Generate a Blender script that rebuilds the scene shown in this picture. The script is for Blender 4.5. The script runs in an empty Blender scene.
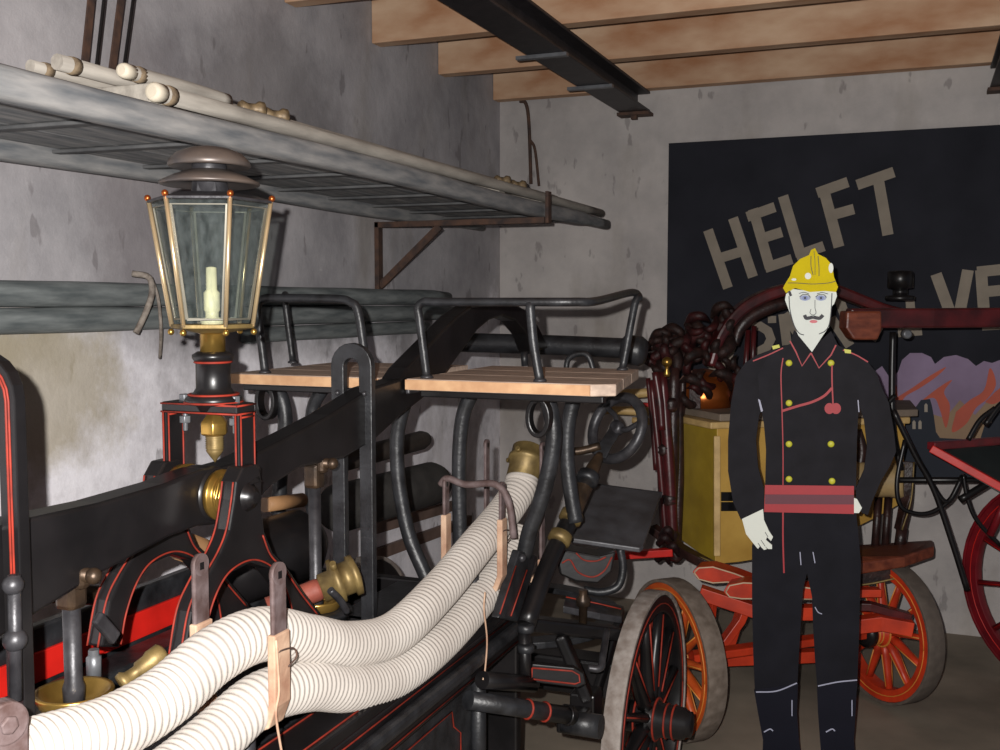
import bpy, bmesh, math, random
from mathutils import Vector as V, Matrix
random.seed(7)
sc = bpy.context.scene
COL = sc.collection
PI = math.pi
# ------------------------------------------------------------------ camera
F = 1050.0
CAM = V((0, 0, 1.6))
YAW, PITCH = math.radians(21.8), math.atan(75/F)
FH = V((-math.sin(YAW), math.cos(YAW), 0))
RT = V((math.cos(YAW), math.sin(YAW), 0))
FW = FH*math.cos(PITCH) - V((0, 0, 1))*math.sin(PITCH)
UP = FH*math.sin(PITCH) + V((0, 0, 1))*math.cos(PITCH)
cd = bpy.data.cameras.new('camera'); cam = bpy.data.objects.new('camera', cd); COL.objects.link(cam)
cd.sensor_width = 36; cd.lens = 36*F/1000; cd.clip_start = .02
cam.matrix_world = Matrix(((RT.x, UP.x, -FW.x, CAM.x), (RT.y, UP.y, -FW.y, CAM.y), (RT.z, UP.z, -FW.z, CAM.z), (0, 0, 0, 1)))
sc.camera = cam

def P(px, py, X=None, Y=None, Z=None, d=None, pl=None):
    """survey helper: the place in the room that a sight line meets on a given plane"""
    r = FW + RT*((px-500)/F) + UP*((375-py)/F)
    if X is not None: t = X/r.x
    elif Y is not None: t = Y/r.y
    elif Z is not None: t = (Z-CAM.z)/r.z
    elif pl is not None: t = (pl[0]-CAM).dot(pl[1])/r.dot(pl[1])
    else: t = d
    return CAM + r*t
def PP(pts, **k): return [P(a, b, **k) for a, b in pts]

# ------------------------------------------------------------------ materials
MATS = {}
def lin(c):
    return tuple(((x/255)/12.92 if x/255 <= .04045 else ((x/255+.055)/1.055)**2.4) for x in c)
def mat(name, rgb, rough=.5, metal=0, var=.15, scale=12, bump=0, rgb2=None, stretch=None, detail=6, coat=0, spec=.5):
    if name in MATS: return MATS[name]
    m = bpy.data.materials.new(name); m.use_nodes = True
    nt = m.node_tree; b = nt.nodes['Principled BSDF']
    c1 = lin(rgb); c2 = lin(rgb2) if rgb2 else tuple(x*(1-var*2) for x in c1)
    tc = nt.nodes.new('ShaderNodeTexCoord'); mp = nt.nodes.new('ShaderNodeMapping')
    nt.links.new(tc.outputs['Object'], mp.inputs['Vector'])
    if stretch: mp.inputs['Scale'].default_value = stretch
    n = nt.nodes.new('ShaderNodeTexNoise'); n.inputs['Scale'].default_value = scale; n.inputs['Detail'].default_value = detail
    nt.links.new(mp.outputs['Vector'], n.inputs['Vector'])
    cr = nt.nodes.new('ShaderNodeValToRGB'); cr.color_ramp.elements[0].position = .32; cr.color_ramp.elements[1].position = .68
    cr.color_ramp.elements[0].color = (*c2, 1); cr.color_ramp.elements[1].color = (*c1, 1)
    nt.links.new(n.outputs['Fac'], cr.inputs['Fac']); nt.links.new(cr.outputs['Color'], b.inputs['Base Color'])
    b.inputs['Roughness'].default_value = rough; b.inputs['Metallic'].default_value = metal
    b.inputs['Coat Weight'].default_value = coat; b.inputs['Specular IOR Level'].default_value = spec
    if bump:
        bp = nt.nodes.new('ShaderNodeBump'); bp.inputs['Strength'].default_value = bump; bp.inputs['Distance'].default_value = .003
        n2 = nt.nodes.new('ShaderNodeTexNoise'); n2.inputs['Scale'].default_value = scale*4; n2.inputs['Detail'].default_value = 8
        nt.links.new(mp.outputs['Vector'], n2.inputs['Vector'])
        nt.links.new(n2.outputs['Fac'], bp.inputs['Height']); nt.links.new(bp.outputs['Normal'], b.inputs['Normal'])
    MATS[name] = m; return m

BLK = mat('black_paint', (27, 25, 26), .34, 0, .2, 9, .15, rgb2=(15, 14, 15), spec=.45)
BLKW = mat('worn_black_paint', (43, 44, 47), .42, 0, .2, 22, .35, rgb2=(20, 20, 22))
IRN = mat('dark_iron', (66, 65, 68), .42, .35, .2, 30, .2, rgb2=(40, 39, 42))
STL = mat('grey_steel', (118, 120, 124), .4, .5, .15, 25, .1)
RUST = mat('rusty_iron', (112, 98, 98), .7, .2, .2, 30, .3, rgb2=(72, 52, 48))
RUSTB = mat('brown_rust', (92, 66, 52), .8, .1, .2, 25, .3, rgb2=(54, 44, 42))
BRS = mat('brass', (196, 158, 84), .3, .85, .12, 14, .08, rgb2=(140, 108, 48))
BRSD = mat('tarnished_brass', (150, 128, 80), .5, .5, .15, 18, .2, rgb2=(88, 72, 44))
BRZ = mat('old_bronze', (84, 66, 50), .42, .6, .15, 22, .25, rgb2=(48, 40, 34))
COP = mat('copper', (200, 110, 50), .3, .8, .2, 4, .05, rgb2=(120, 52, 24))
PIN = mat('vermilion_pinstripe', (146, 48, 34), .55, 0, .12, 30, rgb2=(104, 38, 30), spec=.2)
CREAM = mat('cream_pinstripe', (206, 180, 150), .5, 0, .08, 20)
REDP = mat('red_paint', (206, 34, 26), .4, 0, .12, 14, .1)
ORG = mat('vermilion_paint', (210, 62, 28), .42, 0, .15, 10, .15, rgb2=(160, 44, 22))
ORG2 = mat('orange_paint', (214, 96, 36), .45, 0, .15, 10, .15, rgb2=(170, 66, 24))
DRED = mat('oxblood_paint', (86, 26, 28), .35, 0, .2, 12, .2, rgb2=(46, 18, 20))
CRIM = mat('crimson_paint', (130, 22, 32), .35, 0, .2, 10, .15, rgb2=(90, 18, 26))
DBRN = mat('dark_carved_wood', (58, 34, 30), .4, 0, .2, 26, .5, rgb2=(26, 17, 17))
PLNK = mat('seat_plank_wood', (196, 174, 156), .7, 0, .15, 10, .25, rgb2=(158, 138, 124), stretch=(1, 6, 6))
PLKE = mat('cut_wood_edge', (204, 164, 124), .7, 0, .15, 20, .2, rgb2=(176, 132, 96))
TIRB = mat('brown_grey_tyre', (122, 110, 100), .75, 0, .15, 30, .3, rgb2=(92, 80, 70))
TIRE = mat('worn_iron_tyre', (150, 142, 136), .7, .05, .15, 30, .35, rgb2=(112, 100, 92))
HOSE = mat('white_corrugated_hose', (194, 187, 179), .8, 0, .04, 8, .1, rgb2=(178, 170, 162), spec=.2)
LTH = mat('pale_leather_wrap', (196, 166, 140), .75, 0, .2, 18, .4, rgb2=(150, 112, 90))
LTHR = mat('red_brown_leather', (150, 76, 60), .6, 0, .2, 18, .35, rgb2=(110, 54, 44))
YEL = mat('ochre_yellow_paint', (206, 166, 82), .5, 0, .12, 6, .2, rgb2=(176, 136, 60))
OLV = mat('olive_yellow_paint', (176, 148, 44), .5, 0, .12, 6, .2, rgb2=(146, 120, 36))
PALE = mat('pale_yellow_rail', (216, 184, 124), .55, 0, .12, 12, .2, rgb2=(170, 140, 88))
BRNB = mat('brown_varnished_board', (128, 66, 44), .4, 0, .15, 9, .2, rgb2=(88, 40, 28), stretch=(1, 5, 5))
LAD = mat('grey_weathered_wood', (152, 150, 148), .8, 0, .2, 7, .5, rgb2=(96, 100, 104), stretch=(5, .8, 5))
LAD2 = mat('pale_grey_wood', (172, 166, 156), .8, 0, .15, 7, .4, rgb2=(136, 130, 122), stretch=(5, .8, 5))
POLEG = mat('green_grey_pole', (132, 137, 136), .8, 0, .2, 8, .4, rgb2=(84, 90, 91), stretch=(5, .8, 5))
ROPE = mat('old_rope', (150, 140, 130), .9, 0, .2, 60, .6, rgb2=(106, 96, 88))
TIMB = mat('joist_timber', (206, 174, 144), .75, 0, .2, 3.2, .3, rgb2=(166, 116, 80), stretch=(1, 2.5, 2.5))
TIMU = mat('ceiling_board_timber', (130, 96, 72), .8, 0, .2, 5, .3, rgb2=(90, 62, 46), stretch=(.8, 5, 5))
SIGN = mat('black_painted_canvas', (45, 46, 53), .85, 0, .1, 3, .15, rgb2=(34, 35, 41), spec=.15)
LETT = mat('grey_sign_paint', (146, 136, 122), .8, 0, .1, 10, .1)
PAPER = mat('candle_wax', (240, 232, 190), .5, 0, .03, 8)

XS = [0]
def wall_mat(name, base, dark, wash=None, washz=1.3, stains=()):
    m = bpy.data.materials.new(name); m.use_nodes = True
    nt = m.node_tree; N = nt.nodes.new; L = nt.links.new; b = nt.nodes['Principled BSDF']
    tc = N('ShaderNodeTexCoord')
    def noise(s, det=8, rough=.6, st=(1, 1, 1)):
        mp = N('ShaderNodeMapping'); mp.inputs['Scale'].default_value = st; L(tc.outputs['Object'], mp.inputs['Vector'])
        n = N('ShaderNodeTexNoise'); n.inputs['Scale'].default_value = s; n.inputs['Detail'].default_value = det; n.inputs['Roughness'].default_value = rough
        L(mp.outputs['Vector'], n.inputs['Vector']); return n.outputs['Fac']
    def ramp(src, a, ca, z, cz):
        r = N('ShaderNodeValToRGB'); r.color_ramp.elements[0].position = a; r.color_ramp.elements[1].position = z
        r.color_ramp.elements[0].color = (*ca, 1); r.color_ramp.elements[1].color = (*cz, 1); L(src, r.inputs['Fac']); return r.outputs['Color']
    def mix(f, a, c, mode='MIX'):
        x = N('ShaderNodeMix'); x.data_type = 'RGBA'; x.blend_type = mode
        if isinstance(f, float): x.inputs[0].default_value = f
        else: L(f, x.inputs[0])
        for i, s in ((6, a), (7, c)):
            if isinstance(s, tuple): x.inputs[i].default_value = (*s, 1)
            else: L(s, x.inputs[i])
        return x.outputs[2]
    col = ramp(noise(2.2, 10, .65), .35, lin(dark), .65, lin(base))
    if wash:
        sp = N('ShaderNodeSeparateXYZ'); L(tc.outputs['Object'], sp.inputs[0])
        a = N('ShaderNodeMath'); a.operation = 'MULTIPLY_ADD'; L(noise(1.6, 8, .6), a.inputs[0]); a.inputs[1].default_value = 1.1; a.inputs[2].default_value = washz-.55
        s = N('ShaderNodeMath'); s.operation = 'SUBTRACT'; L(a.outputs[0], s.inputs[0]); L(sp.outputs['Z'], s.inputs[1])
        f = ramp(s.outputs[0], -.03, (0, 0, 0), .16, (1, 1, 1))
        wcol = ramp(noise(5, 10, .7), .3, lin((206, 202, 206)), .55, lin(wash))
        col = mix(f, col, wcol)
    # stains and chips
    st = ramp(noise(3.2, 6, .55, (1, 1, .35)), .56, (0, 0, 0), .72, (1, 1, 1))
    sf = N('ShaderNodeMath'); sf.operation = 'MULTIPLY'; L(st, sf.inputs[0]); sf.inputs[1].default_value = .4
    col = mix(sf.outputs[0], col, lin((126, 116, 100)))
    ch = ramp(noise(16, 3, .5, (1, 1, .4)), .66, (0, 0, 0), .7, (1, 1, 1))
    cf = N('ShaderNodeMath'); cf.operation = 'MULTIPLY'; L(ch, cf.inputs[0]); cf.inputs[1].default_value = .45
    col = mix(cf.outputs[0], col, lin((104, 98, 98)))
    wh = ramp(noise(9, 8, .7), .66, (0, 0, 0), .74, (1, 1, 1))
    wf = N('ShaderNodeMath'); wf.operation = 'MULTIPLY'; L(wh, wf.inputs[0]); wf.inputs[1].default_value = .35
    col = mix(wf.outputs[0], col, lin((220, 216, 212)))
    for (sy, sz, ry, rz, sc_, am) in stains:
        mp = N('ShaderNodeMapping'); mp.vector_type = 'POINT'; mp.inputs['Location'].default_value = (-XS[0]*0, -sy/ry, -sz/rz); mp.inputs['Scale'].default_value = (0, 1/ry, 1/rz)
        L(tc.outputs['Object'], mp.inputs['Vector'])
        ln = N('ShaderNodeVectorMath'); ln.operation = 'LENGTH'; L(mp.outputs['Vector'], ln.inputs[0])
        ad = N('ShaderNodeMath'); ad.operation = 'MULTIPLY_ADD'; L(noise(6, 8, .7), ad.inputs[0]); ad.inputs[1].default_value = 1.3; L(ln.outputs['Value'], ad.inputs[2])
        mr = N('ShaderNodeMapRange'); L(ad.outputs[0], mr.inputs['Value'])
        for k_, v_ in (('From Min', 1.25), ('From Max', 1.75), ('To Min', am), ('To Max', 0)): mr.inputs[k_].default_value = v_
        f = mr.outputs['Result']
        col = mix(f, col, lin(sc_))
    L(col, b.inputs['Base Color']); b.inputs['Roughness'].default_value = .85; b.inputs['Specular IOR Level'].default_value = .2
    bp = N('ShaderNodeBump'); bp.inputs['Strength'].default_value = .5; bp.inputs['Distance'].default_value = .012
    L(noise(7, 12, .65), bp.inputs['Height']); L(bp.outputs['Normal'], b.inputs['Normal'])
    return m
WL = wall_mat('old_plaster', (186, 182, 184), (148, 145, 148), (250, 247, 252), 1.52, stains=((2.12-2.5, 1.36, .36, .26, (170, 158, 130), .75), (2.6-2.5, 1.95, .3, .5, (118, 110, 112), .5), (1.75-2.5, 2.55, .35, .4, (190, 186, 190), .5), (3.2-2.5, 2.3, .5, .3, (112, 108, 108), .5)))
WB = wall_mat('cement_plaster', (196, 190, 186), (166, 161, 159))
FLR = mat('dirty_floor', (150, 138, 122), .85, 0, .2, 2.2, .3, rgb2=(100, 92, 80), detail=10)

# ------------------------------------------------------------------ mesh kit
def catmull(pts, n=8):
    if len(pts) < 3: return [V(p) for p in pts]
    out = []; q = [V(p) for p in pts]; q = [q[0]*2-q[1]]+q+[q[-1]*2-q[-2]]
    for i in range(1, len(q)-2):
        for k in range(n):
            t = k/n; a, b, c, d = q[i-1], q[i], q[i+1], q[i+2]
            out.append(.5*((2*b)+(c-a)*t+(2*a-5*b+4*c-d)*t*t+(3*b-a-3*c+d)*t**3))
    out.append(q[-2].copy()); return out
class G:
    def __init__(s): s.bm = bmesh.new()
    def face(s, vs, smooth=False):
        try: f = s.bm.faces.new(vs); f.smooth = smooth
        except ValueError: pass
    def loft(s, rings, closed=True, caps=True, smooth=True):
        R = [[s.bm.verts.new(p) for p in r] for r in rings]; n = len(R[0])
        for a, b in zip(R, R[1:]):
            for i in range(n if closed else n-1):
                s.face((a[i], a[(i+1) % n], b[(i+1) % n], b[i]), smooth)
        if caps: s.face(R[0][::-1]); s.face(R[-1])
        return s
    def tube(s, pts, r, seg=12, n=6, sm=True, w=None, up=None, caps=True):
        """swept tube; with w it is a rectangular strap w wide, r thick"""
        p = catmull(pts, n) if (sm and len(pts) > 2) else [V(q) for q in pts]
        m = len(p); rad = (lambda t: r) if not callable(r) and not isinstance(r, (list, tuple)) else (r if callable(r) else (lambda t: r[min(int(t*(len(r)-1)), len(r)-2)]*(1-(t*(len(r)-1)-min(int(t*(len(r)-1)), len(r)-2)))+r[min(int(t*(len(r)-1)), len(r)-2)+1]*(t*(len(r)-1)-min(int(t*(len(r)-1)), len(r)-2))))
        rings = []; nv = None
        for i in range(m):
            t = (p[min(i+1, m-1)]-p[max(i-1, 0)]).normalized()
            if up is not None: a = (V(up)-t*V(up).dot(t)).normalized()
            else:
                if nv is None: nv = V((0, 0, 1)) if abs(t.z) < .9 else V((1, 0, 0))
                a = (nv-t*nv.dot(t)).normalized(); nv = a
            b = t.cross(a); q = rad(i/(m-1))
            if w is None: rings.append([p[i]+(a*math.cos(2*PI*k/seg)+b*math.sin(2*PI*k/seg))*q for k in range(seg)])
            else: rings.append([p[i]+a*x*q/2+b*y*w/2 for x, y in ((-1, -1), (1, -1), (1, 1), (-1, 1))])
        return s.loft(rings, caps=caps, smooth=w is None)
    def lathe(s, prof, base, axis=(0, 0, 1), seg=24, caps=True, smooth=True, rot=0):
        ax = V(axis).normalized(); a = ax.orthogonal().normalized()
        if abs(ax.z) > .99: a = V((1, 0, 0))
        b = ax.cross(a); base = V(base)
        return s.loft([[base+ax*z+(a*math.cos(rot+2*PI*k/seg)+b*math.sin(rot+2*PI*k/seg))*max(r, 1e-4) for k in range(seg)] for r, z in prof], caps=caps, smooth=smooth)
    def ball(s, c, r, seg=14):
        n = seg//2
        return s.lathe([(r*math.sin(PI*i/n), -r*math.cos(PI*i/n)) for i in range(n+1)], c, seg=seg, caps=False)
    def prism(s, pts, ext):
        ext = V(ext); a = [s.bm.verts.new(V(p)) for p in pts]; b = [s.bm.verts.new(V(p)+ext) for p in pts]; n = len(a)
        for i in range(n): s.face((a[i], a[(i+1) % n], b[(i+1) % n], b[i]))
        s.face(a[::-1]); s.face(b); return s
    def ringprism(s, outer, inner, ext):
        ext = V(ext); n = len(outer)
        A = [s.bm.verts.new(V(p)) for p in outer]; B = [s.bm.verts.new(V(p)) for p in inner]
        C = [s.bm.verts.new(V(p)+ext) for p in outer]; D = [s.bm.verts.new(V(p)+ext) for p in inner]
        for i in range(n):
            j = (i+1) % n
            s.face((A[i], A[j], B[j], B[i])); s.face((C[i], D[i], D[j], C[j])); s.face((A[i], C[i], C[j], A[j])); s.face((B[i], B[j], D[j], D[i]))
        return s
    def box(s, c, size, rz=0, mat4=None):
        c = V(c); M = Matrix.Rotation(rz, 3, 'Z') if mat4 is None else mat4; h = V(size)/2
        v = [s.bm.verts.new(c+M@V((x*h.x, y*h.y, z*h.z))) for x, y, z in ((-1, -1, -1), (1, -1, -1), (1, 1, -1), (-1, 1, -1), (-1, -1, 1), (1, -1, 1), (1, 1, 1), (-1, 1, 1))]
        for f in ((0, 3, 2, 1), (4, 5, 6, 7), (0, 1, 5, 4), (1, 2, 6, 5), (2, 3, 7, 6), (3, 0, 4, 7)): s.face([v[i] for i in f])
        return s
    def bb(s, lo, hi): lo, hi = V(lo), V(hi); return s.box((lo+hi)/2, hi-lo)
    def out(s, name, m, parent=None, bevel=0, subdiv=0):
        bmesh.ops.recalc_face_normals(s.bm, faces=s.bm.faces)
        me = bpy.data.meshes.new(name)
        vs = s.bm.verts; lo = V((min(v.co.x for v in vs), min(v.co.y for v in vs), min(v.co.z for v in vs))); hi = V((max(v.co.x for v in vs), max(v.co.y for v in vs), max(v.co.z for v in vs)))
        o0 = V(((lo.x+hi.x)/2, (lo.y+hi.y)/2, lo.z))
        for v in vs: v.co -= o0
        s.bm.to_mesh(me); s.bm.free()
        o = bpy.data.objects.new(name, me); COL.objects.link(o)
        for q in (m if isinstance(m, (list, tuple)) else [m]): me.materials.append(q)
        if parent is not None:
            o.parent = parent; o.location = o0-WL0(parent)
        else: o.location = o0
        o['_w'] = 0; del o['_w']
        WLOC[o.name] = o0
        if bevel:
            b = o.modifiers.new('bevel', 'BEVEL'); b.width = bevel; b.segments = 2; b.limit_method = 'ANGLE'; b.angle_limit = .7
        return o
WLOC = {}
def WL0(o): return WLOC[o.name]
def tag(o, label, cat, group=None, kind=None):
    o['label'] = label; o['category'] = cat
    if group: o['group'] = group
    if kind: o['kind'] = kind
    return o
def thing(name, loc, label, cat, group=None):
    o = bpy.data.objects.new(name, None); COL.objects.link(o); o.location = loc; o.empty_display_size = .1
    WLOC[o.name] = V(loc); return tag(o, label, cat, group)
def struct(o): o['kind'] = 'structure'; return o

# ------------------------------------------------------------------ room
XW, YB, ZC = -2.16, 5.40, 2.86
struct(G().bb((XW-.2, -.6, -.1), (2.6, YB+.2, 0)).out('floor', FLR))
struct(G().bb((XW-.2, -.6, 0), (XW, YB+.2, 3.0)).out('wall_left', WL))
struct(G().bb((XW, YB, 0), (2.6, YB+.2, 3.0)).out('wall_back', WB))
struct(G().bb((XW, -.6, ZC), (2.6, YB, ZC+.1)).out('ceiling', TIMU))
ordn = ['against the back wall', 'second from the back wall', 'third from the back wall', 'fourth from the back wall']
for i, y in enumerate((5.29, 4.60, 3.95, 3.30)):
    t = tag(G().bb((XW+.003, y, 2.668), (2.55, y+.075, ZC-.002)).out('ceiling_joist', TIMB, bevel=.004),
            'sawn orange-brown timber ceiling joist, ' + ordn[i], 'joist', 'timber joists under the ceiling')
def ibeam(x, label):
    t = thing('steel_beam', (x, 3, 2.52), label, 'beam', 'black steel beams under the joists')
    y0, y1 = 1.2, 5.36
    G().bb((x-.075, y0, 2.56), (x+.075, y1, 2.573)).out('bottom_flange', IRN2, t, .003)
    G().bb((x-.075, y0, 2.652), (x+.075, y1, 2.665)).out('top_flange', IRN2, t, .003)
    G().bb((x-.01, y0, 2.573), (x+.01, y1, 2.652)).out('web', IRN2, t)
    for y in ((3.99, 4.64) if x < 0 else ()): # clips holding the joists
        g = G(); g.bb((x-.12, y-.05, 2.545), (x+.09, y-.02, 2.559)).out('clip', STL, t)
    G().bb((x-.085, 5.30, 2.543), (x+.085, 5.39, 2.559)).box((x, 5.33, 2.533), (.03, .03, .02)).out('end_plate', RUSTB, t)
IRN2 = mat('black_steel', (52, 48, 50), .5, .1, .2, 18, .2, rgb2=(34, 31, 33))
ibeam(-1.39, 'black steel girder crossing under the timber joists above the fire engine')
ibeam(.34, 'black steel girder at the right edge of the photo above the banner')

# ------------------------------------------------------------------ banner on the back wall
YS = 5.375
pl = lambda pts: PP(pts, Y=YS)
bx0, bx1 = P(667, 300, Y=YS).x, 1.15
ban = tag(G().bb((bx0, YS, .81), (bx1, YB-.002, 2.40)).out('painted_banner', SIGN), 'large black painted board with grey lettering on the back wall', 'banner')
def stroke(g, pts, w, y=YS, th=.003):
    q = PP(pts, Y=y); g.tube(q, th, sm=False, w=w, up=(0, 1, 0)); return g
def letter(strokes, w=.050):
    g = G()
    for k, s in enumerate(strokes): stroke(g, s, w, YS-.002-.0004*k, .003)
    g.out('painted_letter', LETT, ban)
letter([[(708, 230), (728, 288)], [(733, 218), (753, 277)], [(717, 259), (743, 251)]])
letter([[(753, 209), (770, 268)], [(747, 217), (775, 207)], [(757, 240), (782, 232)], [(765, 268), (792, 259)]])
letter([[(783, 196), (801, 256)], [(796, 256), (824, 246)]])
letter([[(823, 187), (839, 247)], [(817, 193), (848, 182)], [(829, 216), (854, 209)]])
letter([[(878, 178), (888, 235)], [(857, 185), (894, 172)]])
letter([[(936, 274), (955, 326)], [(968, 270), (957, 326)]])
letter([[(981, 270), (985, 326)], [(977, 272), (1006, 269)], [(983, 292), (1004, 290)], [(982, 325), (1006, 324)]])
letter([[(704, 347), (720, 382)], [(736, 335), (718, 382)]], .046)
g = G(); stroke(g, [(752, 327), (760, 326), (768, 331), (771, 339), (767, 347), (758, 352), (750, 352)], .046, YS-.002); stroke(g, [(772, 316), (772.1, 323)], .04, YS-.0024)
g.out('painted_letter', LETT, ban)
letter([[(783, 314), (787, 345)], [(784, 314), (808, 348)], [(806, 300), (808, 346)]], .046)
letter([[(831, 318), (850, 346)], [(836, 290), (845, 316)]], .046)
letter([[(872, 340), (884, 318)], [(898, 333), (922, 331)], [(910, 300), (912, 332)]], .04)
# the painted burning town
def flat(name, pts, col, off, rough=.8, var=.1, rgb2=None):
    G().prism(PP(pts, Y=YS-off), (0, .0012, 0)).out(name, mat('paint_'+name, col, rough, 0, var, 4, 0, rgb2=rgb2), ban)
flat('painted_smoke', [(876, 470), (874, 372), (882, 366), (890, 378), (898, 372), (902, 360), (910, 353), (922, 353), (931, 357), (935, 364), (944, 357), (956, 355), (968, 359), (976, 366), (984, 361), (992, 363), (1000, 360), (1040, 362), (1060, 470)], (150, 132, 160), .0014, rgb2=(126, 108, 132))
flat('painted_glow', [(880, 470), (905, 432), (925, 412), (945, 418), (960, 400), (975, 415), (990, 398), (1040, 420), (1050, 470)], (158, 132, 100), .0028, rgb2=(140, 116, 98))
for k, q in enumerate([[(896, 398), (912, 388), (928, 377), (946, 367), (936, 377), (920, 388), (906, 396), (900, 404)],
          [(920, 402), (938, 388), (952, 380), (944, 392), (950, 406), (946, 428), (940, 410), (934, 398)],
          [(956, 412), (970, 400), (984, 390), (990, 368), (996, 384), (988, 398), (976, 408), (966, 424), (952, 432)],
          [(985, 402), (1000, 388), (1016, 380), (1006, 396), (994, 404)], [(888, 400), (896, 385), (898, 410), (894, 424)]]):
    q = [(p.x, p.y) for p in catmull([V((a_, b_, 0)) for a_, b_ in q+[q[0]]], 5)][:-1]
    flat('painted_flame', q, (196, 96, 72), .0040+.0003*k, rgb2=(170, 84, 70))
flat('painted_ruin', [(884, 480), (886, 424), (894, 412), (905, 408), (910, 410), (915, 408), (921, 400), (930, 399), (932, 406), (934, 417), (936, 432), (940, 438), (980, 440), (985, 424), (990, 410), (1000, 406), (1050, 400), (1050, 480)], (38, 44, 56), .0056)
for a, b in ((926, 405), (914, 422), (920, 422), (984, 416), (990, 416)):
    flat('painted_window', [(a-1.6, b+7), (a-1.6, b), (a, b-2), (a+1.6, b), (a+1.6, b+7)], (170, 160, 146), .0070)

# ------------------------------------------------------------------ ladders, poles and brackets on the left wall
XO, XI, ZL = -1.44, -2.09, 1.935
YE = P(606, 218, X=XO).y
RUNG = mat('dark_grey_rung', (98, 98, 98), .85, 0, .2, 9, .4, rgb2=(62, 63, 65))
lad = thing('long_ladder', ((XO+XI)/2, 3, ZL), 'long grey weathered wooden ladder lying flat on wall brackets', 'ladder')
def stringer(x, wd, ht, y1):
    n = 30; rings = []
    for i in range(n+1):
        y = .55+(y1-.55)*i/n; tp = 1 if i < n-2 else .75
        z0 = ZL + .004*math.sin(y*3)
        rings.append([V((x+wd*.5*tp*math.copysign(abs(math.cos(a))**.6, math.cos(a)), y, z0+ht*.5+ht*.5*tp*math.copysign(abs(math.sin(a))**.6, math.sin(a)))) for a in [2*PI*k/16 for k in range(16)]])
    return G().loft(rings)
stringer(XO, .06, .060, YE).out('stringer', LAD, lad)
stringer(XI+.03, .06, .060, 4.9).out('stringer', LAD, lad)
for k in range(13):
    y = .75+k*.33
    G().tube([(XI+.055, y, ZL+.036), (XO-.03, y+.02, ZL+.036)], .009, sm=False, w=.030, up=(0, 0, 1)).out('rung', RUNG, lad, .003)
ld2 = thing('roof_ladder', ((XO+XI)/2, 3, ZL+.085), 'pale wide slatted wooden roof ladder stacked on the long ladder', 'ladder')
for k in range(3):
    x0 = XI+.072+k*.178
    G().bb((x0, .6, ZL+.0425), (x0+.176, 4.95-.1*k, ZL+.060)).out('board', LAD, ld2, .003)
for k in range(9): G().bb((XI+.075, .8+k*.48, ZL+.061), (XO-.035, .86+k*.48, ZL+.108)).out('cleat', LAD2, ld2, .003)
ROPB = mat('brown_binding', (134, 116, 92), .8, 0, .2, 60, .6, rgb2=(90, 76, 60))
polys = [  # start px/py, end y, x, z, r
    ((155, 90), XO-.012, 4.95, .019, 'pale grey pole with a bare tip along the outer edge of the shelf'),
    ((125, 72), -1.497, 2.05, .015, 'short pale round pole with a wire-wrapped end on the shelf'),
    ((57, 66), -1.565, 4.6, .016, 'long pale grey pole lying second from the wall on the shelf'),
    ((30, 64), -1.632, 4.4, .013, 'grey pole nearest the plaster wall on the shelf')]
for k, (pp, x, ye, r, lab) in enumerate(polys):
    zz = (ZL+.109+r) if k else (ZL+.066+r)
    y0 = P(pp[0], pp[1], X=x).y
    t = tag(G().tube([(x, y0, zz), (x+.005, (y0+ye)/2, zz), (x, ye, zz-.0)], r, seg=12).out('wooden_pole', LAD2), lab, 'pole', 'poles on the wall shelf')
    G().lathe([(r+.0012, 0), (r+.0022, .010), (r+.0012, .022)], (x, y0+.03, zz), (0, 1, 0), seg=14).out('wire_binding', ROPB, t)
    if k < 2: G().lathe([(r*.5, -.006), (r*.8, -.008), (r*1.05, 0), (r*1.05, .025)], (x, y0-.004, zz), (0, 1, 0), seg=14).out('pole_tip', mat('bare_wood', (214, 204, 184), .7), t)
for i, (a, b) in enumerate(((248, 96), (272, 97), (501, 165), (517, 171))):
    c = P(a, b, X=XO-.07)
    c.z = ZL+.125
    t = tag(G().lathe([(.014, 0), (.019, .008), (.013, .022), (.013, .04), (.020, .05), (.018, .062), (.010, .066)], c-V((.02, .01, 0)), (.6, .8, 0), seg=12).out('porcelain_knob', mat('bronze_knob', (150, 128, 96), .5, .2, .2, 40, .2, rgb2=(84, 70, 52))),
        ['ribbed knob above the glass lantern on the shelf, left one', 'ribbed knob above the glass lantern on the shelf, right one', 'dark knob near the far end of the shelf, left one', 'dark knob near the far end of the shelf, right one'][i], 'knob', 'knobs on the wall shelf')
def bracket(y, lab):
    t = thing('wall_bracket', (XW, y, 1.66), lab, 'bracket', 'iron brackets under the ladder shelf')
    G().bb((XW+.002, y-.02, 1.64), (XW+.022, y+.02, 1.93)).out('upright', RUSTB, t, .002)
    G().bb((XW+.002, y-.02, 1.905), (XO+.045, y+.02, 1.929)).out('arm', RUSTB, t, .002)
    G().bb((XO+.048, y-.02, 1.905), (XO+.062, y+.02, 2.03)).out('end_stop', RUSTB, t, .002)
    G().tube([(XW+.02, y, 1.66), (XW+.30, y, 1.905)], .016, w=.03, up=(0, 1, 0), sm=False).out('brace', RUSTB, t)
bracket(3.98, 'rusty iron wall bracket holding the ladders near the corner')
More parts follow.
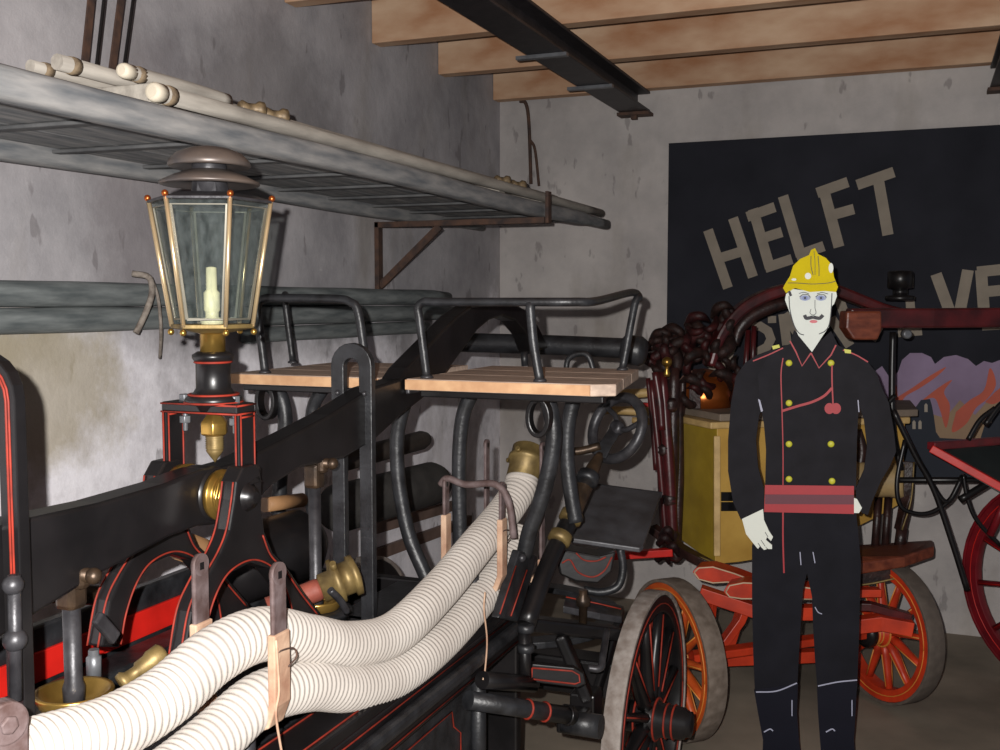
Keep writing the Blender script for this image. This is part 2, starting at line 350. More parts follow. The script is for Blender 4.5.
# rolled hose-poles along the wall
py0 = 1.1
for i, (zc0, zc1, r, ye, lab) in enumerate(((1.618, 1.612, .034, 4.62, 'upper green-grey round timber on the left wall behind the lantern'), (1.551, 1.540, .034, 4.72, 'middle green-grey timber on the left wall behind the lantern'), (1.480, 1.476, .028, 4.4, 'lowest thin green-grey timber on the left wall behind the lantern'))):
    n = 26; rings = []
    for k in range(n+1):
        t_ = k/n; ys = 3.0 if i == 2 else .7; y = ys+(ye-ys)*t_; z = zc0+(zc1-zc0)*t_; tp = .8 if k == n else 1
        rings.append([V((XW+.001+r+r*tp*math.cos(2*PI*j/16), y+.01*math.sin(j), z+r*tp*math.sin(2*PI*j/16)*(1+.03*math.sin(y*9)))) for j in range(16)])
    tag(G().loft(rings).out('round_timber', POLEG), lab, 'timber', 'long timbers along the left wall')
a = P(146, 277, X=-2.05)
tag(G().tube([a+V((-.04, -.01, .01)), a+V((.0, .01, .0)), P(152, 292, X=-2.03), P(146, 312, X=-2.03), P(136, 333, X=-2.04)], .009, seg=8)
    .tube([a+V((0, .02, 0)), P(158, 298, X=-2.05), P(161, 330, X=-2.06), P(160, 358, X=-2.12)], .005, seg=8).out('rope_tie', ROPE), 'frayed grey rope tied round the wall timbers left of the lantern', 'rope')
# hangers from the ceiling
for i, (a0, b0) in enumerate((((92, -8), (81, 100)), ((122, -8), (107, 110)))):
    x = -2.03
    t = thing('hanging_strap', P(*b0, X=x), ['brown iron hanger strap at the top left, left one', 'brown iron hanger strap at the top left, right one'][i], 'strap', 'hanger straps holding the shelf')
    top = P(*a0, X=x); bot = P(*b0, X=x); top = bot+(top-bot)*((ZC-bot.z)/(top.z-bot.z))
    G().tube([top, bot], .006, w=.022, up=(1, 0, 0), sm=False).out('strap', RUSTB, t)
    G().tube([top+V((.01, .03, 0)), (top+bot)/2+V((.01, .035, 0)), bot+V((.01, .03, 0))], .005, seg=6).out('wire', BLK, t)
t = thing('iron_hook', P(530, 190, Y=5.36), 'thin rusty double iron hook hanging on the back wall corner', 'hook')
G().tube(PP([(520, 101), (526, 104), (529, 125), (531, 184)], Y=5.388), .010, seg=8).out('rod', RUSTB, t)
G().tube(PP([(530, 140), (535, 150), (539, 186)], Y=5.39), .008, seg=8).out('rod', RUSTB, t)

# ------------------------------------------------------------------ wheels
def wheel(parent, c, nrm, R, ns, mr, mt, mh, hub=.12, tw=.05, rimw=.05, pin=None, name='wheel', hubr=.06, mcap=None, hoff=0):
    nrm = V(nrm).normalized(); c = V(c); zz = V((0, 0, 1)); u = zz.cross(nrm).normalized(); v = nrm.cross(u)
    def circ(r, o, k, n=48): a = 2*PI*k/n; return c+nrm*o+(u*math.cos(a)+v*math.sin(a))*r
    def ring(r0, r1, w0, off=0):
        g = G(); n = 48
        rings = [[circ(r0, off-w0/2, k), circ(r1, off-w0/2, k), circ(r1, off+w0/2, k), circ(r0, off+w0/2, k)] for k in range(n)]
        R_ = [[g.bm.verts.new(p) for p in r] for r in rings]
        for i in range(n):
            a, b = R_[i], R_[(i+1) % n]
            for j in range(4):
                g.face((a[j], a[(j+1) % 4], b[(j+1) % 4], b[j]), j in (1, 3))
        return g
    w = ring(R-.012-rimw, R-.0125, tw*.85).out(name, mr, parent, .003)
    ring(R-.012, R, tw).out('tyre', mt, w, .002)
    for k in range(ns):
        a = 2*PI*(k+.3)/ns; dr = u*math.cos(a)+v*math.sin(a); tn = nrm.cross(dr)
        g = G(); rings = []
        for s_, ww, hh in ((hubr*.7, .018, .026), (hubr+.03, .015, .022), (R*.6, .0115, .015), (R-.012-rimw*.6, .013, .016)):
            rings.append([c+dr*s_+tn*ww*math.cos(q)+nrm*hh*math.sin(q) for q in [2*PI*j/8 for j in range(8)]])
        sp = g.loft(rings).out('spoke', mr, w)
    g = G()
    prof = [(hubr*.45, -hub*.6), (hubr*.7, -hub*.58), (hubr*.75, -hub*.3), (hubr, -hub*.22), (hubr, hub*.22), (hubr*.8, hub*.3), (hubr*.74, hub*.85), (hubr*.6, hub*.9), (hubr*.6, hub*1.0), (hubr*.3, hub*1.02)]
    g.lathe(prof, c+nrm*hoff, nrm, seg=24).out('hub', mh, w)
    if pin:
        g = G()
        for o in (-.22, .22, .45, .62): g.lathe([(hubr*1.0 if abs(o) < .3 else hubr*.80, hub*o-.003), ((hubr*1.0 if abs(o) < .3 else hubr*.80)+.003, hub*o), (hubr*1.0 if abs(o) < .3 else hubr*.80, hub*o+.003)], c, nrm, seg=24)
        for k in range(ns):
            a = 2*PI*(k+.3)/ns; dr = u*math.cos(a)+v*math.sin(a)
            g.tube([c+dr*(hubr+.03)+nrm*.023, c+dr*(R-.02-rimw)+nrm*.016], .0025, seg=6, sm=False)
            g.tube([c+dr*(hubr+.03)-nrm*.023, c+dr*(R-.02-rimw)-nrm*.016], .0025, seg=6, sm=False)
        n = 48
        for o in (tw*.44, -tw*.44):
            g.tube([circ(R-.012-rimw*.5, o, k) for k in range(n+1)], .0022, seg=5, sm=False)
        g.out('pinstripe', pin, w)
    if mcap: g = G(); g.lathe([(hubr*.62, hub*.7), (hubr*.9, hub*.75), (hubr*.9, hub*1.0), (hubr*.5, hub*1.12), (.01, hub*1.14)], c, nrm, seg=24).out('hub_cap', mcap, w)
    return w

# ------------------------------------------------------------------ the hand pump fire engine
XC = -1.20
eng = thing('hand_pump_fire_engine', (XC, 1.9, 0), 'long black manual fire pump wagon with red pinstripes in the foreground', 'fire engine')
E = eng
def pin(pts, r=.0019, sm=False, m=PIN, nm='pinstripe', par=None): G().tube(pts, r, seg=6, sm=sm).out(nm, m, par or E)
# --- body
XN, XF = -.955, -1.64
G().bb((XN-.03, .45, .70), (XN, 2.60, .80)).out('side_rail', BLK, E, .006)
G().bb((XN-.10, .45, .795), (XN-.0, 2.60, .825)).out('rail_cap', BLK, E, .006)
G().bb((XN-.06, .45, .25), (XN-.04, 2.30, .70)).out('side_panel', BLKW, E, .004)
G().bb((XN, .45, .745), (XN+.028, 2.52, .775)).out('moulding', BLKW, E, .010)
for z, x in ((.785, XN+.002), (.735, XN+.002), (.712, XN+.002)): pin([(x, .45, z), (x, 2.58, z)])
pin([(XN-.012, .45, .826), (XN-.012, 2.58, .826)]); pin([(XN-.085, .45, .826), (XN-.085, 2.58, .826)])
ya, yb = 1.15, 2.24
for xx in (XN-.038,):
    pin([(xx, ya, .64), (xx, yb-.06, .64), (xx, yb-.05, .60), (xx, yb-.01, .57), (xx, yb-.01, .35), (xx, ya, .35)])
G().tube([(XN-.03, 2.32, .72), (XN-.03, 2.32, .30)], .02, seg=10).out('corner_post', BLKW, E)
G().bb((XF, .45, .28), (XF+.03, 2.60, .955)).out('side_rail', BLKW, E, .006)
G().bb((XF+.0305, .45, .845), (XF+.040, 2.55, .905)).out('red_band', REDP, E, .002)
G().bb((XF+.03, .45, .70), (XN-.06, 2.58, .735)).out('deck', BLK, E, .004)
G().bb((XF, 2.585, .30), (XN-.03, 2.62, .82)).out('end_board', BLK, E, .006)
G().bb((XF+.05, .8, .735), (XF+.14, 2.5, .845)).out('inner_beam', BLKW, E, .008)
G().bb((XC-.07, 1.0, .735), (XC+.07, 2.45, .86)).out('pump_block', BLKW, E, .01)
# --- pump cylinders with brass bowls and rods
def cylinder_at(px, ytop, ybot, first):
    c = P(px, ybot, X=XC); top = P(px, ytop, X=XC)
    zb = c.z
    G().lathe([(.070, zb-.18), (.070, zb-.03), (.078, zb-.028), (.078, zb-.02), (.060, zb-.018)], (c.x, c.y, 0), seg=32).out('pump_cylinder', BLKW, E)
    G().lathe([(.01, zb-.017), (.035, zb-.015), (.052, zb+.004), (.058, zb+.006), (.060, zb+.002), (.05, zb-.017)], (c.x, c.y, 0), seg=32, caps=False).out('brass_bowl', BRS, E)
    rod = G().lathe([(.016, zb-.014), (.017, zb+.01), (.0135, zb+.02), (.0135, top.z-.05)], (c.x, c.y, 0), seg=16).out('piston_rod', IRN, E)
    g = G(); g.box((c.x, c.y, top.z-.028), (.036, .036, .055)); g.box((c.x+.02, c.y, top.z-.005), (.022, .026, .035)); g.out('knuckle', BRZ, rod, .008)
    G().tube([(c.x-.04, c.y, top.z), (c.x+.045, c.y, top.z)], .011, seg=14).out('pivot_pin', BRZ, rod)
    G().ball((c.x+.045, c.y, top.z), .013).out('pin_head', BRZ, rod)
cylinder_at(74, 572, 693, True)
cylinder_at(316, 462, 600, False)
# --- arch frames (side plates)
def arch(x, full):
    out = [(256, 464), (244, 467), (237, 482), (235, 500), (230, 530), (221, 553), (204, 583), (192, 612), (184, 660), (201, 660), (206, 628), (216, 596), (230, 574), (251, 563), (270, 569), (282, 585), (291, 612), (296, 650), (330, 650), (320, 612), (303, 590), (288, 568), (273, 552), (265, 532), (262, 510), (262, 480), (260, 468)]
    pts = PP(out, X=-1.10)
    pts = [V((x, p.y, p.z)) for p in pts]
    f = G().prism(pts, (-.035, 0, 0)).out('arch_plate', BLK, E, .004)
    near = [pts[i] for i in range(2, 9)]
    for o in (-.006, -.029): pin([V((x+o, p.y-.003, p.z)) for p in near], .0018, True, PIN, 'pinstripe', f)
    op = [V((x+.002, p.y, p.z+.006)) for p in pts[9:18]]; pin(op, .0018, True, PIN, 'pinstripe', f)
    fr = [V((x+.002, p.y-.010, p.z-.004)) for p in pts[19:24]]; pin(fr, .0018, True, PIN, 'pinstripe', f)
    c = P(249, 497, X=-1.10)
    G().lathe([(.022, -.04), (.026, -.03), (.026, .0), (.020, .003), (.020, .008), (.012, .011), (.010, .016)], (x, c.y, c.z), (1, 0, 0), seg=24).out('bearing_cap', BLK, f)
    return c
c0 = arch(-1.10, True); arch(-1.27, False)
PV = V((XC, c0.y, c0.z))
for s in (-1,): 
    G().lathe([(.044, 0), (.047, .01), (.038, .016), (.038, .022)], (XC+.032, PV.y, PV.z), (1, 0, 0), seg=28).lathe([(.038, .012), (.038, .024), (.032, .026), (.032, .032)], (XC+.032, PV.y, PV.z), (1, 0, 0), seg=8).out('brass_bush', BRS, E, .002)
G().lathe([(.052, 0), (.05, .02), (.036, .03), (.036, .06)], (XC-.030, PV.y, PV.z), (-1, 0, 0), seg=28).out('brass_bush', BRS, E)
# --- lamp yoke
yk = P(208, 405, X=XC); y0 = PV.y+.02
zt = yk.z
xl, xr = XC-.083, XC+.083
yo = G().bb((xl, y0-.027, zt-.012), (xr, y0+.027, zt+.006)).out('yoke_bar', BLK, E, .003)
for x, s in ((xl+.004, -1), (xr-.004, 1)):
    g = G(); zb = PV.z+.02
    prof = [(0, zt-.012), (0, zt-.13), (.004, zt-.15), (.014, zb+.03), (.018, zb)]
    g.tube([V((x+s*a, y0, z)) for a, z in prof], .012, sm=False, w=.05, up=(1, 0, 0)); o = g.out('yoke_leg', BLK, E, .003)
    for e in (-.020, .020): pin([V((x+s*a+.0065, y0+e, z)) for a, z in prof[:3]], .0018, False, PIN, 'pinstripe', o)
    pin([V((x+s*a, y0-.027, z)) for a, z in prof], .0018, False, PIN, 'pinstripe', o)
    pin([(x+.0065, y0-.020, zt-.018), (x+.0065, y0+.020, zt-.018)], .0018, False, PIN, 'pinstripe', o)
for z in (zt-.012, zt+.003): pin([(xl, y0-.028, z), (xr, y0-.028, z)], .0018, par=yo); pin([(xr+.001, y0-.027, z), (xr+.001, y0+.027, z)], .0018, par=yo)
for x in (xl+.028, xr-.028):
    G().tube([(x, y0+.005, zt-.05), (x, y0+.005, zt+.012)], .005, seg=8).lathe([(.011, zt+.006), (.011, zt+.018)], (x, y0+.005, 0), seg=6).lathe([(.011, zt-.035), (.011, zt-.022)], (x, y0+.005, 0), seg=6).out('bolt', STL, E, .001)
# --- rocking beam
top = [(-60, 545), (22, 520), (100, 503), (165, 484), (190, 474), (205, 469), (222, 467), (236, 463), (253, 455), (300, 431), (330, 415), (372, 388), (401, 379), (408, 368), (430, 345), (458, 316), (472, 306), (492, 303), (516, 304), (530, 312), (540, 328), (549, 348)]
bot = [(534, 352), (527, 334), (516, 321), (503, 316), (490, 320), (478, 330), (462, 352), (450, 368), (424, 398), (401, 416), (375, 440), (345, 458), (300, 468), (272, 486), (240, 520), (222, 524), (200, 526), (170, 537), (94, 578), (20, 625), (-60, 680)]
bt = PP(top, X=XC+.028); bb_ = PP(bot, X=XC+.028)
beam = G().prism(bt+bb_, (-.056, 0, 0)).out('rocking_beam', BLK, E, .006)
G().lathe([(.047, -.034), (.051, -.02), (.051, .02), (.047, .034)], PV, (1, 0, 0), seg=30).out('beam_hub', BLK, beam)
hb = V((XC, 3.40, P(540, 347, Y=3.4).z))
xa, xb = P(436, 340, Y=3.4).x, P(632, 347, Y=3.4).x
G().tube([(xa, 3.4, hb.z+.012), (XC, 3.4, hb.z+.008), (xb, 3.4, hb.z-.0)], .034, seg=16, n=10).out('cross_handle', BLKW, beam)
for x, s in ((xa, -1), (xb, 1)): G().lathe([(.044, -.03), (.05, -.02), (.05, .03), (.04, .045), (.02, .05)], (x, 3.4, hb.z-.005), (s, 0, -.12), seg=18).out('handle_end', BLKW, beam)
c = P(430, 393, X=XC+.06); G().box(P(418, 388, X=XC+.034), (.012, .12, .022)).out('clamp', IRN, beam, .004)
# --- slotted beam guides
def guide(y, zt, zb, w, slot, xm, m, pn):
    n = 10; th = .02
    def lp(hw, ztop, zbot):
        pts = [V((xm-hw, y, zbot)), V((xm-hw, y, ztop-hw))]
        pts += [V((xm-hw*math.cos(PI*k/n), y, ztop-hw+hw*math.sin(PI*k/n))) for k in range(1, n)]
        pts += [V((xm+hw, y, ztop-hw)), V((xm+hw, y, zbot))]; return pts
    o = G().ringprism(lp(w/2, zt, zb), lp(slot/2, zt-.035, zb+.06), (0, th, 0)).out('beam_guide', m, E, .002)
    if pn:
        for k in (.36, .40): pin(lp(w*k+.002, zt-w*(.5-k), zb), .0018, False, PIN, 'pinstripe', o)
    else:
        for s in (-1, 1): G().ball((xm+s*w*.33, y-.001, zt-.115), .007, 8).out('rivet', IRN, o)
    return o
yg = 2.10; gt = P(350, 343, Y=yg); gb = P(352, 580, Y=yg)
guide(yg, gt.z, .80, .106, .040, P(350.5, 343, Y=yg).x, BLKW, False)
yg = 1.07; gt = P(-22, 352, Y=yg)
guide(yg, gt.z, .76, .128, .064, XC, BLK, True)
# near link rod with ball joints
p1, p2 = P(13, 585, X=-1.13), P(15, 640, X=-1.13)
g = G(); g.tube([P(14, 575, X=-1.13), P(16, 700, X=-1.13)], .009, seg=10); g.ball(p1, .0145); g.ball(p2, .0165); g.out('link_rod', IRN, E)
g = G(); q0 = P(3, 722, X=-.97); g.lathe([(.026, -.012), (.026, .012)], q0, (1, -.3, 0), seg=24, smooth=False); g.lathe([(.012, .012), (.012, .018)], q0, (1, -.3, 0), seg=6, smooth=False); g.tube([q0, q0-V((0, 0, .2))], .022, w=.05, up=(1, -.3, 0), sm=False); g.out('strap_bolt', RUST, E, .004)
# --- hose cradles
def cradle(y, ztop, zbot, xn, xf, hook=False, wrapz=None, w=.038):
    th = .008
    pts = [V((xn, y, ztop)), V((xn, y, zbot+.05)), V((xn-.012, y, zbot+.018)), V(((xn+xf)/2, y, zbot)), V((xf+.012, y, zbot+.018)), V((xf, y, zbot+.05)), V((xf, y, ztop))]
    g = G(); g.tube(pts, th, sm=False, w=w, up=(1, 0, .001)); o = g.out('hose_cradle', RUST, E, .003)
    for x in (xn, xf):
        G().lathe([(w/2-.0005, -.0042), (w/2-.0005, .0042)], (x, y, ztop), (1, 0, 0), seg=20).out('cradle_eye', RUST, o)
        G().box((x, y, ztop-.002), (.0095, .010, .012)).out('eye_slot', BLK, o)
    g = G()
    for x, s in ((xn, 1), (xf, -1)):
        g.tube([V((x, y, wrapz)), V((x, y, zbot+.05)), V((x-s*.012, y, zbot+.018)), V(((xn+xf)/2+s*.02, y, zbot))], th+.007, sm=False, w=w+.006, up=(1, 0, .001))
    g.out('leather_wrap', LTH, o, .003)
    G().tube([V((xn+.005, y-.015, wrapz-.03)), V((xn+.009, y, wrapz-.028)), V((xn+.008, y+.03, wrapz-.035)), V((xn+.010, y+.035, wrapz-.05)), V((xn+.008, y+.014, wrapz-.06))], .0016, seg=6).out('wire_loop', RUSTB, o)
    return o
T1 = P(275, 573, X=-.94)
cradle(T1.y, T1.z, P(250, 730, X=-1.0).z+.01, -.935, -1.085, wrapz=P(275, 632, X=-.94).z)
T2 = P(500, 487, X=-.94)
k2 = cradle(T2.y, T2.z, P(475, 594, X=-1.0).z, -.935, -1.085, wrapz=P(497, 520, X=-.94).z, w=.028)
G().tube([V((-1.10, T2.y, T2.z-.005)), V((-1.08, T2.y, T2.z+.012)), V((-1.03, T2.y, T2.z)), V((-.95, T2.y-.01, T2.z+.008)), V((-.915, T2.y-.01, T2.z-.03)), V((-.90, T2.y-.01, T2.z-.12))], .009, seg=8).out('cradle_latch', RUST, k2)
T3 = P(537, 447, X=-.94)
cradle(T3.y, T3.z, T3.z-.37, -.925, -1.085, wrapz=T3.z-.30, w=.028)
# twine from cradle
for st in ([(276, 640), (279, 690), (276, 715), (283, 760)], [(485, 592), (484, 610), (487, 640), (485, 670), (483, 680)]):
    xx = -.925; G().tube(PP(st, X=xx), .0022, seg=6).out('twine', LTH, E)
# --- seats
YF, YR, ZS = 2.29, 2.85, 1.408
def seat(x0, x1, s):
    w = (YR-YF)/3
    st = thing_part = None
    for k in range(3):
        ch = .05
        a, b = YF+k*w+.003, YF+(k+1)*w-.003
        e_ = lambda y_: x1-(y_-YF)*.15
        if s > 0: pts = [(x0, a), (e_(a)-(ch if k == 0 else .005), a), (e_(a)-.002, a+(ch*.6 if k == 0 else .01)), (e_(b), b), (x0, b)]
        else: pts = [(x0+(ch*0), a), (x1, a), (x1, b), (x0, b)]
        G().prism([V((p, q, ZS-.028)) for p, q in pts], (0, 0, .028)).out('seat_plank', PLNK, E, .003)
    G().bb((x0+.0, YF-.002, ZS-.026), (x1-(.055 if s > 0 else 0), YF+.0025, ZS-.002)).out('plank_edge', PLKE, E)
    G().bb((x0+.03, YF+.02, ZS-.045), (x1-.03, YF+.05, ZS-.0285)).out('seat_bearer', BLK, E, .003)
    G().bb((x0+.03, YR-.08, ZS-.045), (x1-.12, YR-.05, ZS-.0285)).out('seat_bearer', BLK, E, .003)
xr0, xr1 = -1.165, -.640
xl0, xl1 = -1.685, -1.24
seat(xr0, xr1, 1); seat(xl0, xl1, -1)
yr = YF+.035
fz = ZS
def at(px, py, y): return P(px, py, Y=y)
def foot(p): G().lathe([(.016, 0), (.016, .004), (.011, .008)], (p.x, p.y, ZS+.0005), seg=12).out('rail_foot', IRN, E)
fa = at(427, 374, yr); fb = at(540, 378, yr); fe = V((xr1-.115, YR-.06, ZS))
fa.z = fb.z = ZS
ta, tb, tcn, td = at(418, 308, yr), at(530, 302, yr), at(597, 301, yr+.10), at(637, 293, YR-.02)
G().tube([fa, fa+(ta-fa)*.85, ta, at(424, 302, yr), at(440, 302, yr), tb, at(575, 302, yr+.02), tcn, at(632, 292.5, YR-.04), td+V((.004, .01, -.015)), td+(fe-td)*.15, fe], .0105, seg=12, n=8).out('seat_rail', BLKW, E)
G().tube([fb, fb+(tb-fb)*.5+V((-.004, 0, 0)), tb], .0115, seg=12).out('rail_post', BLKW, E)
for f_ in (fa, fb, fe): foot(f_)
fa = at(265, 368, yr); fb = at(368, 373, yr); fe = at(293, 357, YR-.12); fa.z = fb.z = fe.z = ZS
ta, tb = at(257, 308, yr), at(358, 312, yr)
G().tube([fa, fa+(ta-fa)*.8, ta, at(263, 299, yr), at(280, 298, yr), at(335, 299, yr), at(350, 302, yr), tb, fb+(tb-fb)*.3, fb], .011, seg=12, n=8).out('seat_rail', BLKW, E)
G().tube([fe, at(285, 300, YR-.12), at(287, 297, YR-.2), at(290, 298.5, yr)], .010, seg=12).out('rail_post', BLKW, E)
for f_ in (fa, fb, fe): foot(f_)
# curved legs under the seats
for pts, y, r in (([(410, 392), (402, 412), (397, 440), (399, 485), (409, 535), (424, 572), (436, 600)], 2.42, .019),
               ([(473, 390), (464, 412), (460, 440), (459, 480), (460, 530), (462, 600)], 2.46, .019),
               ([(545, 392), (551, 412), (554, 437), (549, 470), (541, 500), (530, 530), (524, 556)], 2.48, .021),
               ([(577, 390), (570, 415), (567, 440), (568, 470), (572, 500), (576, 522)], 2.62, .020),
               ([(270, 382), (280, 395), (285, 415), (284, 440), (280, 480), (278, 540)], 2.40, .020),
               ([(325, 384), (314, 405), (311, 430), (311, 480), (314, 540)], 2.46, .018)):
    q = PP(pts, Y=y); q[0].z = ZS-.04
    G().tube(q, r, seg=14).out('seat_leg', BLKW, E)
for cpx, cpy, y in ((264, 402, 2.36), (537, 418, 2.40)):
    c = P(cpx, cpy, Y=y); nn = 24
    el = lambda a_, b_: [V((c.x+a_*math.cos(2*PI*k/nn), c.y, c.z+b_*math.sin(2*PI*k/nn))) for k in range(nn)]
    G().ringprism(el(.032, .050), el(.020, .037), (0, .032, 0)).out('scroll_spring', BLK, E, .003)
    G().tube([c+V((.006, .016, .045)), V((c.x+.006, c.y+.016, ZS-.03))], .009, seg=8).out('scroll_bolt', IRN, E)
pts = PP([(566, 372), (568, 360), (577, 354), (588, 356), (594, 372)], Y=3.05); G().tube(pts, .009, seg=8).out('grab_loop', BLKW, E)
G().tube(PP([(524, 352), (525, 366)], Y=3.1), .012, seg=8).out('handle_drop', BLKW, E)
# --- brake shaft and hand wheel
s0, s1 = P(617, 428, d=3.0), P(526, 625, d=2.62)
dr = (s0-s1).normalized()
G().tube([s1, P(548, 565, d=2.72), P(572, 515, d=2.82)], .024, seg=14).out('brake_shaft', BLK, E)
sh = G().tube([P(569, 520, d=2.80), P(590, 475, d=2.9), P(600, 455, d=2.95)], [.026, .022, .013], seg=14).out('shaft_sleeve', BRZ, E)
G().tube([P(600, 457, d=2.94), P(606, 445, d=2.96), P(617, 428, d=3.0)], .010, sm=False, w=.035, up=RT.cross(dr)).out('wheel_fork', BLKW, E)
for a, b, m_ in ((571, 517, BRSD), (560, 538, BRSD), (588, 478, BLKW)):
    c = P(a, b, d=2.8+.1*(a-571)/30); G().lathe([(.022, -.016), (.031, -.012), (.031, .012), (.022, .016)], c, dr, seg=18).out('shaft_collar', m_, E)
hn = (V((-.42, -.78, .35))).normalized()
u = hn.orthogonal().normalized(); v = hn.cross(u); RW = .092
g = G(); n = 40
g.tube([s0+(u*math.cos(2*PI*k/n)+v*math.sin(2*PI*k/n))*RW for k in range(n+1)], .0155, seg=10, sm=False)
hw = g.out('hand_wheel', IRN, E)
for k in range(3):
    a = 2*PI*k/3+.5
    pts = [s0+(u*math.cos(a+q)+v*math.sin(a+q))*RW*r_ for r_, q in ((.05, -.6), (.4, -.35), (.75, -.08), (.97, .0))]
    G().tube(pts, .008, seg=8).out('wheel_arm', IRN, hw)
G().lathe([(.018, -.016), (.022, -.008), (.022, .01), (.014, .016)], s0, hn, seg=16).out('wheel_boss', IRN, hw)
# stay at shaft
G().tube(PP([(556, 452), (580, 451), (600, 446)], d=2.95), .012, seg=8).out('shaft_stay', BRZ, E)
# --- fore part: uprights, toe board, turntable
g = G().prism(PP([(520, 550), (538, 556), (518, 622), (499, 618)], X=-.915), (-.022, 0, 0)); o = g.out('front_stanchion', BLKW, E, .004)
pin(PP([(516, 566), (500, 614)], X=-.913), par=o); pin(PP([(527, 570), (511, 616)], X=-.913), par=o)
G().ball(P(522, 558, X=-.913), .011, 10).out('rivet', IRN, o)
G().prism([P(592, 488, d=3.35), P(661, 497, d=3.30), P(643, 550, d=3.0), P(640, 553, d=2.99), P(572, 543, d=3.0), P(560, 536, d=3.05)], (0, 0, .014)).out('toe_board', mat('scuffed_grey_sheet', (74, 74, 78), .4, .2, .2, 14, .2, rgb2=(54, 52, 54)), E, .003)
G().tube([P(592, 486, d=3.35), P(662, 495, d=3.31)], .010, seg=8).out('toe_board_rim', IRN, E)
g = G().prism(PP([(556, 556), (566, 550), (600, 556), (616, 552), (612, 572), (598, 584), (576, 582), (560, 575)], d=2.95), FW*.12); o = g.out('bolster_bracket', BLK, E, .006)
pin(PP([(562, 563), (570, 560), (578, 572), (592, 577), (604, 571), (612, 557)], d=2.945), .0025, True, par=o)
pin(PP([(576, 553), (584, 560), (596, 561), (606, 557)], d=2.945), .0025, True, par=o)
G().tube(PP([(620, 548), (623, 568), (618, 586), (602, 592), (584, 590)], d=3.05), .012, seg=10).out('step_iron', BLKW, E)
g = G().prism([P(565, 598, d=2.95), P(575, 592, d=3.0), P(624, 606, d=3.05), P(622, 617, d=2.95), P(600, 613, d=2.9), P(563, 606, d=2.88)], (0, 0, -.02)); o = g.out('spring_leaf', IRN, E, .003)
pin(PP([(566, 597), (600, 604), (621, 609)], d=2.93), .002, par=o)
G().lathe([(.012, -.05), (.012, .0), (.02, .002), (.02, .02), (.012, .03), (.012, .045)], P(583, 606, d=2.86), (0, 0, 1), seg=10).out('king_bolt', BRZ, E)
# front axle beam across, under the turntable
G().bb((-1.62, 2.93, .42), (-.78, 3.03, .53)).out('axle_beam', BLK, E, .01)
G().tube([P(523, 622, d=2.75), P(618, 633, d=2.95)], .035, w=.07, up=(0, 0, 1), sm=False).out('turntable_bar', BLK, E, .008)
G().tube([P(560, 634, d=2.8), P(588, 700, d=2.8)], .03, w=.06, up=(0, 0, 1), sm=False).out('turntable_stay', BLK, E, .008)
G().tube([P(620, 618, d=3.1), P(592, 705, d=2.95)], .02, w=.04, up=(1, 0, 0), sm=False).out('turntable_stay', BLK, E, .006)
n = 40; cc = V((-1.15, 3.0, .62)); G().ringprism([cc+V((.33*math.cos(2*PI*k/n), .33*math.sin(2*PI*k/n), 0)) for k in range(n)], [cc+V((.27*math.cos(2*PI*k/n), .27*math.sin(2*PI*k/n), 0)) for k in range(n)], (0, 0, .02)).out('turntable_ring', BLKW, E, .003)
g = G(); rp = [(532, 664), (574, 668), (584, 674), (586, 684), (578, 688), (530, 682)]; g.prism(PP(rp, d=2.60), FW*.03); o = g.out('step_plate', BLK, E, .003)
q = PP([(532, 668), (572, 671), (579, 675), (580, 682), (575, 684), (532, 679)], d=2.596); pin(q+[q[0]], .0024, par=o)
G().tube([P(482, 680, d=2.45), P(533, 684, d=2.62)], .021, seg=14).out('draw_pin', BLK, E)
a_, b_ = P(468, 700, d=2.42), P(572, 716, d=2.62)
G().tube([a_, b_], .022, seg=14).out('axle_stay', BLKW, E)
for t_ in (.55, .72, .95): G().lathe([(.0225, -.003), (.026, 0), (.0225, .003)], a_+(b_-a_)*t_, b_-a_, seg=14).out('stay_band', PIN if t_ < .9 else BLK, E)
G().tube([P(524, 622, d=2.62), P(526, 690, d=2.60)], .016, seg=10).out('drop_post', BLK, E)
for py_ in (628, 648): G().lathe([(.014, -.01), (.022, -.008), (.022, .008), (.014, .01)], P(526, py_, d=2.60), (0, 0, 1), seg=10).out('post_collar', BLKW, E)
g = G(); g.box(P(586, 704, d=2.85), (.07, .08, .08)); g.box(P(574, 720, d=2.75), (.08, .06, .06)); g.out('spring_block', BLK, E, .006)
G().tube([P(588, 668, d=2.72), P(600, 668, d=2.72), P(603, 655, d=2.76), P(607, 630, d=2.85)], .010, seg=8).out('pin_lever', IRN, E)
G().lathe([(.03, -.05), (.03, .05)], P(582, 724, d=2.66), (1, 0, 0), seg=16).out('axle_collar', BLKW, E)
G().tube([P(440, 572, d=2.45), P(478, 640, d=2.45)], .0, seg=6) if False else None
G().tube([P(474, 570, X=-1.0), P(476, 637, X=-1.0)], .012, seg=10).out('cradle_post', IRN, E)
G().tube([P(246, 720, X=-1.0), P(246, 800, X=-1.0)], .016, seg=10).out('cradle_post', IRN, E)
